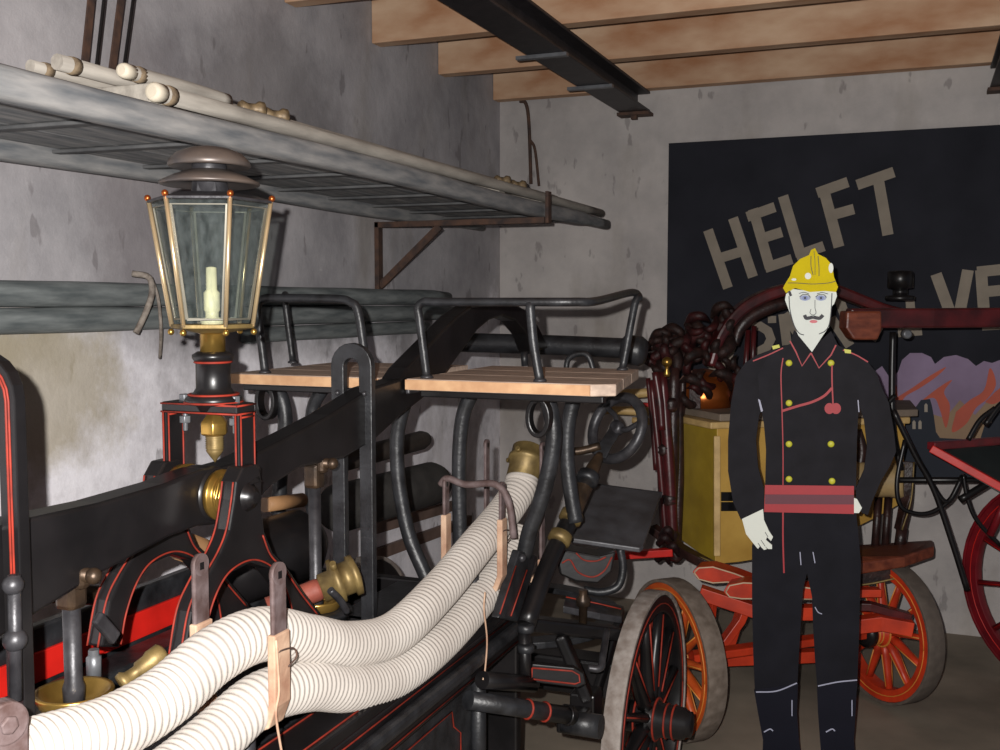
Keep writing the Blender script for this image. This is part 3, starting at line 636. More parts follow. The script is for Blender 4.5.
# wheels of the fore carriage
wc = V((-.715, 2.96, .372))
wheel(E, wc, (1, -.03, 0), .372, 12, BLK, TIRE, BLK, hub=.13, tw=.052, rimw=.05, pin=PIN, hubr=.062)
wheel(E, V((-1.70, 3.02, .372)), (-1, -.06, 0), .372, 12, BLK, TIRE, BLK, hub=.11, tw=.052, rimw=.05, hubr=.062)
wheel(E, V((-.74, .98, .42)), (1, .0, 0), .42, 12, BLK, TIRE, BLK, hub=.12, tw=.052, rimw=.05, hubr=.062)
wheel(E, V((-1.72, 1.0, .42)), (-1, .0, 0), .42, 12, BLK, TIRE, BLK, hub=.11, tw=.052, rimw=.05, hubr=.062)
G().tube([(-1.70, .99, .42), (-.76, .98, .42)], .025, seg=10).out('rear_axle', BLK, E)
# --- brass fittings, leather-cased branch, spares on the deck
c = P(337, 582, X=-1.13); dc = (c-CAM).dot(FW); ax = (P(337, 582, d=dc)-P(292, 600, d=dc-.03)).normalized()
G().lathe([(.018, -.04), (.03, -.035), (.03, -.012), (.046, -.008), (.046, .006), (.036, .008), (.036, .03), (.044, .032), (.044, .044), (.02, .05)], c, ax, seg=24).out('brass_coupling', BRSD, E)
for k in range(3): G().tube([c+ax*.0+ (ax.orthogonal().normalized()).lerp(ax.cross(ax.orthogonal().normalized()), k/2)*.035, c+(ax.orthogonal().normalized()).lerp(ax.cross(ax.orthogonal().normalized()), k/2)*.062], .007, seg=8).out('coupling_lug', BRSD, E)
g = G(); L_ = .115; b0 = c-ax*.035
g.lathe([(.022, 0), (.024, .01), (.0235, .045), (.025, .05), (.0235, .055), (.025, .09), (.026, .095), (.025, .10), (.026, L_)], b0, -ax, seg=20); g.out('leather_sleeve', LTHR, E)
G().tube([P(330, 590, X=-1.10), P(340, 600, X=-1.09), P(347, 612, X=-1.09)], .008, seg=8).out('coupling_lever', IRN, E)
n0, n1 = P(120, 684, d=1.62), P(160, 655, d=1.66)
ax2 = (n1-n0).normalized(); G().lathe([(.007, 0), (.014, .0), (.016, .008), (.011, .014), (.010, .03), (.014, .034), (.015, .05), (.018, .056), (.018, .075), (.012, .08)], n0, ax2, seg=20).out('brass_nozzle', BRSD, E)
g = G(); q = P(95, 655, X=-1.15); g.box(P(106, 628, X=-1.15), (.012, .022, .06), 0, Matrix.Rotation(.7, 3, 'X')); g.out('hinge_strap', IRN, E, .004)
G().lathe([(.013, -.03), (.013, .006), (.009, .008), (.009, .018)], P(94, 660, X=-1.25), (0, 0, 1), seg=6).out('hex_nut', STL, E)
G().tube([P(20, 590, X=-1.45), P(120, 596, X=-1.45)], .02, seg=10).out('cross_tube', BRZ, E)
# dark air vessel and stays beyond the beam
G().lathe([(.02, -.17), (.06, -.16), (.085, -.12), (.09, 0), (.085, .1), (.05, .14), (.02, .15)], P(270, 555, X=-1.42), (.3, 1, .1), seg=24).out('air_vessel', BLK, E)
G().tube([P(265, 505, X=-1.45), P(302, 500, X=-1.45)], .018, seg=14).out('wooden_handle', mat('handle_wood', (150, 112, 76), .5, 0, .2, 10), E)
G().tube([P(180, 545, X=-1.45), P(222, 560, X=-1.45)], .032, seg=14).out('wooden_handle', mat('handle_wood', (150, 112, 76), .5, 0, .2, 10), E)
G().bb((-1.60, 2.02, .735), (-1.50, 2.20, .86)).out('stowage_box', BLKW, E, .006)

# ------------------------------------------------------------------ suction hoses
def corrugated(pts, R, name, lab):
    p = catmull(pts, 40)
    L = [0]
    for a, b in zip(p, p[1:]): L.append(L[-1]+(b-a).length)
    step = .0026; n = int(L[-1]/step); q = []; j = 0
    for i in range(n+1):
        s = L[-1]*i/n
        while j < len(L)-2 and L[j+1] < s: j += 1
        t = (s-L[j])/max(L[j+1]-L[j], 1e-9); q.append(p[j].lerp(p[j+1], t))
    g = G(); seg = 28; rings = []; pitch = .0150
    for i in range(n+1):
        t = (q[min(i+3, n)]-q[max(i-3, 0)]).normalized(); a = (V((0, 0, 1))-t*t.z).normalized(); b = t.cross(a)
        s = L[-1]*i/n
        r = []
        for k in range(seg):
            ph = (s/pitch+k/seg)*2*PI
            rr = R-.0025*(.5+.5*math.cos(ph))
            r.append(q[i]+(a*math.cos(2*PI*k/seg)+b*math.sin(2*PI*k/seg))*rr)
        rings.append(r)
    g.loft(rings); return tag(g.out(name, HOSE), lab, 'hose', 'white corrugated suction hoses')
XH = -1.0
def hp(px, py, x=XH): return P(px, py, X=x)
up_ = [hp(-40, 775), hp(40, 752), hp(110, 729), hp(165, 697), hp(215, 655), hp(262, 634), hp(310, 640), hp(350, 645), hp(395, 633), hp(440, 590), hp(475, 548), hp(503, 514), hp(519, 490, -.99), hp(522, 478, -.99)]
lo_ = [hp(40, 860, -.985), hp(110, 815, -.985), hp(170, 775, -.985), hp(215, 738, -.985), hp(262, 698, -.985), hp(310, 686, -.985), hp(350, 688, -.985), hp(395, 676, -.985), hp(440, 642, -.985), hp(480, 598, -.985), hp(506, 562, -.985), hp(519, 536, -.985)]
h1 = corrugated(up_, .0455, 'suction_hose', 'white corrugated suction hose on top of the other in the iron cradles')
h2 = corrugated(lo_, .0445, 'suction_hose', 'white corrugated suction hose underneath, dipping lowest in the iron cradles')
for h, e, d_, r in ((h1, up_[-1], (up_[-1]-up_[-2]).normalized(), .043),):
    d_ = (d_+V((0, .3, .35))).normalized()
    o = G().lathe([(r*.9, -.01), (r, .0), (r*1.02, .05), (r*1.18, .052), (r*1.18, .066), (r*1.05, .068), (r*1.08, .095), (r*.9, .1)], e-d_*.005, d_, seg=24).out('hose_coupling', BRSD, h)
    for k in range(4):
        a = d_.orthogonal().normalized(); b = d_.cross(a); w_ = a*math.cos(k*PI/2+.5)+b*math.sin(k*PI/2+.5)
        G().tube([e+d_*.058+w_*r*1.1, e+d_*.058+w_*(r*1.1+.014)], .007, seg=8).out('coupling_lug', BRSD, o)

# ------------------------------------------------------------------ lantern
LC = P(212, 327, X=XC); mpp = (LC-CAM).dot(FW)/F
def zy(py): return P(212, py, X=XC).z
lx, ly = LC.x+.011, y0+.003
lan = thing('carriage_lantern', (lx, ly, zt+.006), 'six-sided glass carriage lantern with brass posts on the black engine', 'lantern')
G().lathe([(.030, zt-.012), (.034, zt+.0), (.050, zt+.004), (.052, zt+.012), (.046, zt+.018), (.036, zt+.024), (.031, zt+.032), (.031, zy(361)), (.034, zy(360)), (.037, zy(357)), (.037, zy(354)), (.028, zy(351))], (lx, ly, 0), seg=28).out('post', BLK, lan)
g = G()
for z, r in ((zt+.006, .0525), (zt+.020, .0455), (zy(361.5), .0335)): g.lathe([(r-.001, z-.002), (r+.0016, z), (r-.001, z+.002)], (lx, ly, 0), seg=28)
g.out('pinstripe', PIN, lan)
G().lathe([(.0225, zy(352)), (.0225, zy(334)), (.025, zy(333)), (.040, zy(330)), (.05, zy(329))], (lx, ly, 0), seg=24).out('brass_socket', BRS, lan)
G().lathe([(.010, zt-.012), (.025, zt-.03), (.026, zt-.034), (.026, zt-.052), (.020, zt-.055)], (lx, ly, 0), seg=6).out('brass_nut', BRS, lan, .002)
g = G(); pr = [(.015, zt-.055)]
for k in range(6): pr += [(.017, zt-.058-.004*k), (.0145, zt-.060-.004*k)]
pr += [(.016, zt-.083), (.010, zt-.092), (.004, zt-.10), (.001, zt-.105)]
g.lathe(pr, (lx, ly, 0), seg=16).out('threaded_tip', BRSD, lan)
hexrot = math.radians(25)
def hx(k, r, z):
    a = hexrot+k*PI/3; return V((lx+r*math.cos(a), ly+r*math.sin(a), z))
RTp, RBt, zT, zB = .108, .072, zy(203), zy(326)
gl = bpy.data.materials.new('lantern_glass'); gl.use_nodes = True; nt = gl.node_tree
for nd in list(nt.nodes): nt.nodes.remove(nd)
o_ = nt.nodes.new('ShaderNodeOutputMaterial'); mx = nt.nodes.new('ShaderNodeMixShader'); tr = nt.nodes.new('ShaderNodeBsdfTransparent'); gs = nt.nodes.new('ShaderNodeBsdfPrincipled')
tr.inputs[0].default_value = (.88, .90, .89, 1); gs.inputs['Base Color'].default_value = (.16, .18, .18, 1); gs.inputs['Roughness'].default_value = .08
nz = nt.nodes.new('ShaderNodeTexNoise'); nz.inputs['Scale'].default_value = 9; rp_ = nt.nodes.new('ShaderNodeMapRange'); rp_.inputs['From Min'].default_value = .35; rp_.inputs['From Max'].default_value = .7; rp_.inputs['To Min'].default_value = .05; rp_.inputs['To Max'].default_value = .16
nt.links.new(nz.outputs['Fac'], rp_.inputs['Value']); nt.links.new(rp_.outputs['Result'], mx.inputs[0]); nt.links.new(tr.outputs[0], mx.inputs[1]); nt.links.new(gs.outputs[0], mx.inputs[2]); nt.links.new(mx.outputs[0], o_.inputs[0])
SIL = mat('lantern_brass_frame', (214, 190, 150), .3, .7, .1, 20, .05)
for k in range(6):
    pane = [hx(k, RBt-.006, zB+.006), hx(k+1, RBt-.006, zB+.006), hx(k+1, RTp-.006, zT-.004), hx(k, RTp-.006, zT-.004)]
    cen = sum(pane, V())/4; nr = V((cen.x-lx, cen.y-ly, 0)).normalized()
    G().prism(pane, -nr*.002).out('glass_pane', gl, lan)
    g = G(); q = [p+(cen-p)*.07 for p in pane]
    g.tube(q+[q[0]], .003, sm=False, w=.005, up=nr); g.out('glazing_bead', mat('old_solder', (120, 116, 104), .4, .4), lan)
    o = G().tube([hx(k, RBt, zB), hx(k, RTp, zT)], .0042, seg=8).out('corner_post', SIL, lan)
    G().ball(hx(k, RTp+.002, zT+.006), .0062, 10).out('finial', COP, o)
    G().ball(hx(k, RBt+.002, zB-.010), .0062, 10).out('finial', BRS, o)
G().lathe([(RTp+.004, zT-.003), (RTp+.004, zT+.002), (.075, zT+.012), (.034, zT+.016), (.030, zy(181)), (.020, zy(181))], (lx, ly, 0), seg=6, rot=hexrot, smooth=False).out('roof', IRN, lan, .001)
G().lathe([(RBt+.003, zB+.004), (RBt+.003, zB-.003), (.05, zB-.008), (.03, zB-.012)], (lx, ly, 0), seg=6, rot=hexrot, smooth=False).out('floor_plate', BRSD, lan, .001)
G().lathe([(.031, zT+.012), (.031, zy(168)), (.028, zy(160))], (lx, ly, 0), seg=24).out('chimney', IRN, lan)
VENT = mat('vent_metal', (104, 92, 84), .42, .4, .2, 16, .1, rgb2=(70, 66, 66))
for yy, r in ((184, .088), (166, .073)):
    G().lathe([(.032, zy(yy)+.004), (r-.006, zy(yy)-.006), (r, zy(yy)-.004), (r, zy(yy)), (r*.72, zy(yy)+.012), (.034, zy(yy)+.022)] if yy == 184 else [(.032, zy(yy)+.002), (r-.004, zy(yy)-.006), (r, zy(yy)-.003), (r*.96, zy(yy)+.006), (r*.8, zy(yy)+.018), (r*.5, zy(yy)+.027), (r*.2, zy(yy)+.031), (.001, zy(yy)+.033)], (lx, ly, 0), seg=32).out('vent_cowl', VENT, lan)
G().lathe([(.020, zB+.004), (.022, zB+.012), (.012, zB+.016), (.012, zy(312)), (.0145, zy(310)), (.0145, zy(293)), (.010, zy(290)), (.0095, zy(268)), (.004, zy(267))], (lx, ly, 0), seg=16).out('candle', PAPER, lan)

# ------------------------------------------------------------------ objects against the left wall, beyond the engine
tag(G().lathe([(.03, 0), (.07, .01), (.085, .04), (.085, .62), (.07, .66), (.03, .665)], P(330, 502, X=-1.86)+V((0, 0, -.03)), (.15, 1, 0), seg=24).out('canvas_roll', mat('dark_canvas', (62, 60, 58), .7, 0, .2, 20, .3)), 'dark rolled tarpaulin lying behind the slotted black upright', 'tarpaulin')
tag(G().lathe([(.01, 0), (.03, .01), (.036, .03), (.036, .50), (.028, .53), (.005, .55)], P(340, 462, X=-1.80), (.12, 1, .03), seg=20).out('rolled_belt', mat('dark_leather', (56, 50, 46), .5, 0, .2, 20, .3)), 'dark leather roll above the tarpaulin behind the black engine', 'roll')
for i, (a, b) in enumerate((((376, 528), (455, 505)), ((372, 556), (470, 520)))):
    tag(G().tube([P(*a, X=-2.148), P(*b, X=-2.148)], .014 if i == 0 else .022, w=.05, up=(1, 0, 0), sm=False).out('wooden_batten', mat('brown_batten', (122, 100, 90), .7, 0, .2, 12, .3)), ['upper thin brown batten under the tarpaulin by the left wall', 'lower thick brown batten under the tarpaulin by the left wall'][i], 'batten')

# ------------------------------------------------------------------ yellow ornate hand pump carriage
A0, B0 = V((-.80, 3.72, .292)), V((-.10, 4.36, .292))
axl = (B0-A0).normalized(); rol = V((axl.y, -axl.x, 0))
mid = (A0+B0)/2
CA = thing('antique_pump_carriage', (mid.x, mid.y, 0), 'old yellow-bodied hand pump carriage with carved frame and vermilion wheels behind the cutout', 'carriage')
wheel(CA, A0, -axl, .292, 12, ORG2, TIRB, ORG, hub=.10, tw=.075, rimw=.045, pin=mat('gold_pinstripe', (220, 140, 60), .5), hubr=.058)
TG = mat('dull_brown_tyre', (98, 88, 80), .75, 0, .15, 30, .3)
wb = wheel(CA, B0, -axl, .285, 12, ORG, TG, ORG, hub=.10, tw=.075, rimw=.048, pin=mat('gold_pinstripe', (220, 140, 60), .5), hubr=.062, mcap=BLK)
G().tube([A0+axl*.05, B0-axl*.05], .03, w=.06, up=(0, 0, 1), sm=False).out('axle', ORG, CA, .005)
# undercarriage seen between the wheels
def bar3(pts, th, w, m, nm, d=None, up=(0, 0, 1), sm=False, bev=.003, par=None): return G().tube(pts, th, sm=sm, w=w, up=up).out(nm, m, par or CA, bev)
DU = 4.0
bar3([P(700, 660, d=4.1), P(826, 655, d=4.15)], .045, .05, ORG, 'reach_bar')
bar3([P(708, 664, d=4.1), P(740, 620, d=4.1), P(748, 600, d=4.1)], .03, .05, ORG, 'hound')
bar3([P(724, 664, d=4.12), P(744, 600, d=4.12)], .03, .035, ORG, 'hound')
bar3([P(712, 600, d=4.15), P(708, 640, d=4.15)], .028, .035, ORG, 'hound')
bar3([P(700, 592, d=4.05), P(760, 612, d=4.0), P(830, 612, d=4.0)], .05, .06, ORG, 'bolster')
bar3([P(810, 592, d=4.0), P(880, 592, d=3.98)], .03, .05, ORG, 'bolster')
bar3([P(815, 630, d=4.0), P(880, 622, d=3.97), P(912, 628, d=3.95)], .055, .06, ORG, 'bolster')
bar3([P(812, 604, d=4.05), P(870, 606, d=4.0), P(910, 617, d=3.98)], .03, .05, DRED, 'iron_strap')
G().lathe([(.09, 0), (.09, .03)], P(775, 604, d=4.25)-V((0, 0, .03)), seg=30).out('turntable_disc', DRED, CA, .003)
G().bb(P(790, 660, d=4.3)-V((.03, .03, 0)), P(790, 560, d=4.3)+V((.03, .03, 0))).out('king_post', ORG, CA, .005)
for pts, dd in (([(692, 572), (697, 567), (712, 566), (735, 573), (780, 590), (776, 596), (728, 582), (712, 583), (697, 579)], 3.98),
            ([(723, 592), (727, 585), (742, 582), (785, 584), (830, 590), (830, 600), (785, 599), (740, 599), (727, 597)], 3.90)):
    o = G().prism(PP(pts, d=dd), (0, .09, 0)).out('spring', ORG, CA, .005)
    c = sum(PP(pts, d=dd), V())/len(pts); q = [c+(p-c)*.93+V((0, -.003, .0)) for p in PP(pts, d=dd)]
    G().tube(q[:]+[q[0]], .003, seg=6, sm=False).out('pinstripe', CREAM, o)
bar3([P(606, 556, d=4.3), P(672, 552, d=4.3)], .03, .04, REDP, 'front_bar')
# body
ztp, zbt = 1.075, .53
pa, pb, pc, pd = P(676, 430, d=4.62), P(717, 430, d=4.30), P(905, 430, d=4.50), P(905, 430, d=4.95)
pe = P(690, 430, d=5.0)
def at_z(p, z): return V((p.x, p.y, z))
nb = 8
def sheet(p, q, z1f, m, nm):
    g = G(); top_ = []; bo = []
    for k in range(nb+1):
        t = k/nb; w_ = p.lerp(q, t); top_.append(at_z(w_, ztp)); bo.append(at_z(w_, z1f(t)))
    n = V((q.y-p.y, -(q.x-p.x), 0)).normalized()
    return g.prism(top_+bo[::-1], -n*.03).out(nm, m, CA, .003)
sheet(pa, pb, lambda t: .56-.05*t, OLV, 'bow_panel')
sheet(pb, pc, lambda t: .51+.0*t+.22*t*t, YEL, 'body_panel')
G().prism([at_z(p, .72) for p in (pa+V((.03, .03, 0)), pb+V((.02, .04, 0)), pc+V((-.01, .04, 0)), pd, pe)], (0, 0, .03)).out('tank_floor', DBRN, CA)
tp = [at_z(p, ztp) for p in (pa+V((-.05, -.01, 0)), pb+V((-.02, -.035, 0)), pc+V((.02, -.03, 0)), pd+V((.02, 0, 0)), pe+V((-.03, 0, 0)))]
G().prism(tp, (0, 0, .028)).out('top_rail', PALE, CA, .006)
G().prism([p+V((.03, .04, .029)) if i < 3 else p+V((0, -.03, .029)) for i, p in enumerate(tp)], (0, 0, .03)).out('lid_board', mat('grey_lid', (132, 118, 104), .7, 0, .15, 9, .2), CA, .004)
bar3([P(717, 436, d=4.285), P(717, 556, d=4.285)], .012, .026, PALE, 'corner_strip', up=FH)
pln = (pb+V((0, -.006, 0)), V((pc.y-pb.y, -(pc.x-pb.x), 0)).normalized())
g = G()
for a, b in (((721, 492), (734, 501)), ((721, 502), (734, 511)), ((728, 492), (741, 501)), ((728, 502), (741, 511))): g.prism(PP([a, (b[0], a[1]), b, (a[0], b[1])], pl=pln), pln[1]*.003)
g.out('painted_emblem', BLK, CA)
# copper dome
cc = P(703, 412, d=4.62); cc.z = ztp+.06
G().lathe([(.125, 0), (.125, .05), (.115, .10), (.085, .14), (.04, .16), (.01, .165)], cc, seg=32).out('copper_vessel', COP, CA)
bar3([cc+V((-.01, -.135, 0)), cc+V((-.01, -.128, .1)), cc+V((-.01, -.06, .165))], .008, .05, DBRN, 'vessel_strap', up=(0, 1, 0), sm=True)
# carved posts at the left
for (a, b), w_, m_, dd in ((((655, 372), (662, 430)), .016, DRED, 4.35), (((662, 372), (674, 560)), .022, DRED, 4.38), (((674, 368), (668, 560)), .026, DBRN, 4.42), (((648, 378), (656, 470)), .012, DRED, 4.5), (((683, 380), (678, 430)), .016, DBRN, 4.5), (((651, 380), (667, 552)), .013, DRED, 4.40), (((679, 400), (676, 560)), .020, DBRN, 4.46), (((658, 430), (664, 545)), .016, DBRN, 4.52)):
    G().tube([P(*a, d=dd), P((a[0]+b[0])/2+1, (a[1]+b[1])/2, d=dd), P(*b, d=dd)], [w_*.9, w_*1.2, w_], seg=12).out('turned_post', m_, CA)
for k, (a, b, r) in enumerate(((671, 405, .030), (664, 450, .026), (670, 500, .030), (670, 538, .042), (676, 555, .03))):
    G().lathe([(r*.5, -r), (r, -r*.4), (r*.8, 0), (r, r*.4), (r*.5, r)], P(a, b, d=4.38), seg=16).out('carved_knop', DBRN, CA)
DBR4 = mat('dull_carved_post', (50, 26, 26), .5, 0, .25, 30, .8, rgb2=(26, 16, 17), spec=.3)
for k in range(4):
    a = 664+random.uniform(-8, 8); b = 536+k*8
    G().tube([P(a, b, d=4.34), P(a+7, b-6, d=4.3), P(a+12, b+4, d=4.33)], [.014, .02, .006], seg=8).out('carved_leaf', DBR4, CA)
# carved foliage
DBR2 = mat('dark_gilt_wood', (50, 30, 26), .55, 0, .25, 40, .8, rgb2=(22, 15, 14), spec=.3)
DBR3 = mat('oxblood_carving', (62, 22, 22), .5, 0, .25, 30, .8, rgb2=(28, 14, 15), spec=.3)
def leaf(x_, y_, s, an, k, dd=4.46):
    a = math.radians(an); ux, uy = math.cos(a), -math.sin(a); nx, ny = -uy, ux
    c_ = random.choice((-1, 1))*s*.28
    pts = [P(x_-ux*s*.5, y_-uy*s*.5, d=dd+.03), P(x_-ux*s*.15+nx*c_, y_-uy*s*.15+ny*c_, d=dd-.02), P(x_+ux*s*.25+nx*c_*.8, y_+uy*s*.25+ny*c_*.8, d=dd-.04), P(x_+ux*s*.5-nx*c_*.3, y_+uy*s*.5-ny*c_*.3, d=dd)]
    q = .00425*s*.16
    G().tube(pts, [q*.9, q*1.5, q*1.2, q*.25], seg=8, w=None).out('carved_leaf', DBR3 if k % 3 == 0 else DBR2, CA)
for k in range(46):
    t = random.random()
    x_ = 650+t*92+random.uniform(-6, 6); y_ = 362-t*44+random.uniform(-18, 16+t*10)
    leaf(x_, y_, random.uniform(16, 30), random.uniform(0, 360), k, 4.46+random.uniform(-.03, .05))
for k in range(14): leaf(random.uniform(690, 738), random.uniform(362, 398), random.uniform(16, 28), random.uniform(60, 150), k, 4.5)
G().tube(PP([(640, 352), (655, 344), (672, 342), (690, 340)], d=4.5), [.01, .03, .035, .03], seg=12).out('carved_scroll', DBRN, CA)
bz = P(667, 362, d=4.36); G().ball(bz, .022, 16).lathe([(.012, -.06), (.016, -.05), (.008, -.03), (.010, -.015)], bz, seg=12).out('brass_finial', BRS, CA)
# big curved arm
G().tube(PP([(708, 366), (718, 338), (738, 312), (765, 296), (795, 288), (825, 288), (852, 297), (880, 308), (905, 314)], d=4.45), [.03, .045, .05, .05, .05, .045, .038], n=8, w=.09, up=FH.cross(RT)).out('curved_arm', DRED, CA, .012)
G().tube(PP([(735, 345), (740, 328), (755, 314), (780, 304), (805, 302)], d=4.47), [.016, .03, .03, .02], seg=10).out('carved_scroll', DBRN, CA)
for a, b in (((748, 330), (744, 392)), ((754, 326), (752, 380))): G().tube([P(*a, d=4.5), P(*b, d=4.5)], .012, seg=8).out('arm_stay', DRED, CA)
G().lathe([(.04, -.02), (.06, -.018), (.06, .0), (.03, .004), (.03, .03), (.052, .034), (.052, .10), (.045, .105), (.01, .108)], P(900, 296, d=4.45), seg=20).out('black_cap', BLK, CA)
# brown frame under the body
o = bar3([P(652, 528, d=4.42), P(676, 546, d=4.35), P(700, 560, d=4.25), P(735, 576, d=4.2), P(775, 592, d=4.18)], .035, .05, DBRN, 'frame_rail', sm=True)
G().tube([P(684, 552, d=4.30), P(712, 562, d=4.2), P(752, 585, d=4.14)], .004, seg=6).out('pinstripe', BRSD, o)
o = bar3([P(800, 583, d=4.15), P(860, 578, d=4.12), P(905, 570, d=4.10)], .05, .05, DBRN, 'frame_rail', sm=True)
G().tube([P(800, 577, d=4.11), P(860, 573, d=4.08), P(902, 564, d=4.06)], .004, seg=6).out('pinstripe', BRSD, o)
G().tube([P(800, 586, d=4.11), P(860, 585, d=4.08), P(902, 577, d=4.06)], .004, seg=6).out('pinstripe', BRSD, o)
G().prism([P(826, 560, d=4.0), P(862, 556, d=4.0), P(866, 570, d=4.0)], (0, .01, 0)) if False else None
g = G().prism([P(800, 558, d=3.98), P(862, 563, d=3.96), P(905, 556, d=4.0), P(934, 546, d=4.12), P(933, 540, d=4.40), P(862, 545, d=4.45), P(800, 548, d=4.45)], (0, 0, -.045))
g.out('foot_board', BRNB, CA, .008)
# rear reel / barrel end
c1, c2 = P(850, 478, d=4.42), P(905, 481, d=4.32)
G().lathe([(.068, 0), (.075, .02), (.070, .06), (.075, .1), (.070, .16), (.075, .2), (.068, (c2-c1).length)], c1, c2-c1, seg=20).out('ribbed_barrel', mat('dirty_cream_paint', (176, 150, 104), .6, 0, .2, 10, .2), CA)
bar3([P(909, 462, d=4.32), P(906, 500, d=4.3), P(900, 530, d=4.3)], .03, .045, DBRN, 'end_bracket', sm=True)
G().tube(PP([(914, 462), (911, 500), (902, 530)], d=4.27), .004, seg=6).out('pinstripe', BRSD, CA)
G().tube([P(902, 528, d=4.3), P(899, 550, d=4.3)], .022, seg=10).out('bracket_foot', DBRN, CA)
for a in (876, 886): G().tube([P(a+3, 490, d=4.4), P(a-1, 546, d=4.35)], .016, seg=8).out('barrel_stay', DBRN, CA)
G().tube(PP([(857, 430), (862, 450), (858, 475)], d=4.4), .02, seg=8).out('barrel_strap', DBRN, CA)
# spare parts of yellow poles behind brake wheel
for i, (a, b, r) in enumerate((((600, 396), (658, 392), .020), ((600, 410), (672, 412), .018), ((632, 420), (676, 424), .014))):
    t = tag(G().tube([P(*a, d=4.9), P((a[0]+b[0])/2, (a[1]+b[1])/2, d=4.88), P(*b, d=4.86)], [r, r*1.2, r], seg=12).out('turned_shaft', PALE), ['upper', 'middle', 'lowest'][i]+' of the three pale yellow shafts behind the brake hand wheel', 'shaft', 'pale yellow shafts')
tag(G().box(P(648, 408, d=4.98), (.16, .04, .05)).out('red_block', REDP, bevel=.004), 'small red block behind the pale yellow shafts', 'block')

# ------------------------------------------------------------------ red cart at the right edge
CB = thing('red_hand_cart', (.45, 4.3, 0), 'dark red cart with tall wheel and raised shaft at the right edge', 'cart')
wcx = P(1064, 590, d=4.2); wcx.z = .445
wheel(CB, wcx, (-.62, -.8, 0), .445, 12, CRIM, CRIM, CRIM, hub=.1, tw=.05, rimw=.055, pin=REDP, hubr=.06)
bar3([P(848, 318, d=4.0), P(930, 318, d=4.0), P(1040, 317, d=4.05)], .075, .07, DRED, 'shaft_pole', par=CB, up=(0, 0, 1), bev=.008)
G().prism(PP([(847, 311), (882, 311), (882, 330), (878, 340), (854, 340), (846, 328)], d=3.95), FH*.09).out('pole_block', BRNB, CB, .008)
G().lathe([(.012, -.02), (.018, -.016), (.018, .01), (.012, .014)], P(906, 334, d=3.97), FH, seg=12).out('bolt_head', STL, CB)
G().tube(PP([(893, 332), (892, 380), (893, 430), (901, 470)], d=4.15), .013, seg=10).out('pole_prop', BLK, CB)
for pts, r in (([(893, 410), (915, 455), (934, 490), (953, 545), (967, 590)], .016), ([(962, 476), (952, 498), (932, 512), (914, 513), (900, 505), (897, 480), (905, 440)], .012), ([(963, 474), (968, 500), (978, 522), (1000, 545)], .012), ([(960, 500), (990, 482), (1010, 470)], .022), ([(985, 425), (1000, 405), (1015, 396)], .016), ([(895, 395), (885, 410), (884, 440)], .014), ([(968, 440), (980, 420), (995, 408)], .014), ([(926, 475), (946, 502), (962, 478)], .014)):
    G().tube(PP(pts, d=4.12), r*.72, seg=8).out('iron_scroll', BLK, CB)
bar3([P(931, 448, d=4.05), P(1010, 492, d=3.95)], .03, .035, REDP, 'seat_edge', par=CB)
bar3([P(931, 446, d=4.06), P(1010, 440, d=4.4)], .03, .035, CRIM, 'seat_edge', par=CB)
G().prism([P(934, 449, d=4.07), P(1010, 493, d=3.98), P(1040, 492, d=4.1), P(1030, 444, d=4.4)], (0, 0, -.02)).out('seat_panel', mat('dark_green_paint', (42, 50, 50), .4), CB)
G().tube([P(1010, 492, d=3.96), P(990, 535, d=4.0)], .015, seg=8).out('seat_stay', CRIM, CB)
G().tube([P(899, 480, d=4.2), P(1100, 480, d=4.3)], .012, seg=8).out('frame_bar', BLK, CB)

# ------------------------------------------------------------------ plywood firefighter
m0 = P(812, 500, d=3.42); nrm = V((-m0.x, -m0.y, 0)).normalized()
man = thing('plywood_firefighter', (m0.x, m0.y, 0), 'flat painted plywood firefighter with yellow helmet and red belt, standing', 'cutout figure')
def mp(pts, off): return PP(pts, pl=(m0+nrm*off, nrm))
def cut(nm, pts, m, off=.0, th=.012, par=None, bevel=0):
    return G().prism(mp(pts, off), -nrm*th).out(nm, m, par or man, bevel)
def lay(nm, pts, m, par, off): return cut(nm, pts, m, off, .0016, par)
def brush(nm, pts, r, m, par, off, sm=True):
    return G().tube(mp(pts, off), .0015, sm=sm, w=r, up=nrm, n=5).out(nm, m, par)
def blob(nm, cx, cy, rx, ry, m, par, off, n=18): return lay(nm, [(cx+rx*math.cos(2*PI*k/n), cy+ry*math.sin(2*PI*k/n)) for k in range(n)], m, par, off)
NAV = mat('matt_black_figure_paint', (36, 35, 40), .7, 0, .1, 14, .1, rgb2=(29, 28, 32), spec=.12)
NAV2 = mat('matt_black_trouser_paint', (27, 27, 34), .65, 0, .1, 10, .1, rgb2=(20, 20, 26), spec=.12)
BOOT = mat('glossy_boot_paint', (22, 23, 34), .35, 0, .1, 10, .05, spec=.2)
YELH = mat('helmet_yellow_paint', (214, 192, 6), .6, 0, .08, 10, .05, spec=.1)
SKIN = mat('white_face_paint', (222, 228, 220), .6, 0, .04, 8)
WHP = mat('white_glove_paint', (226, 230, 220), .6, 0, .03, 8)
REDF = mat('belt_red_paint', (168, 34, 44), .55, 0, .06, 10)
MAR = mat('belt_maroon_paint', (98, 36, 52), .55, 0, .06, 10)
LINE = mat('dark_outline_paint', (36, 34, 44), .6)
BTN = mat('button_yellow_paint', (212, 210, 60), .5)
BLU = mat('eye_blue_paint', (120, 136, 190), .5)
LIP = mat('lip_paint', (214, 96, 104), .5)
HIL = mat('pale_brush_highlight', (176, 178, 200), .5)
zf = lambda x, y: (x, y)
fl = P(812, 780, pl=(m0, nrm)); 
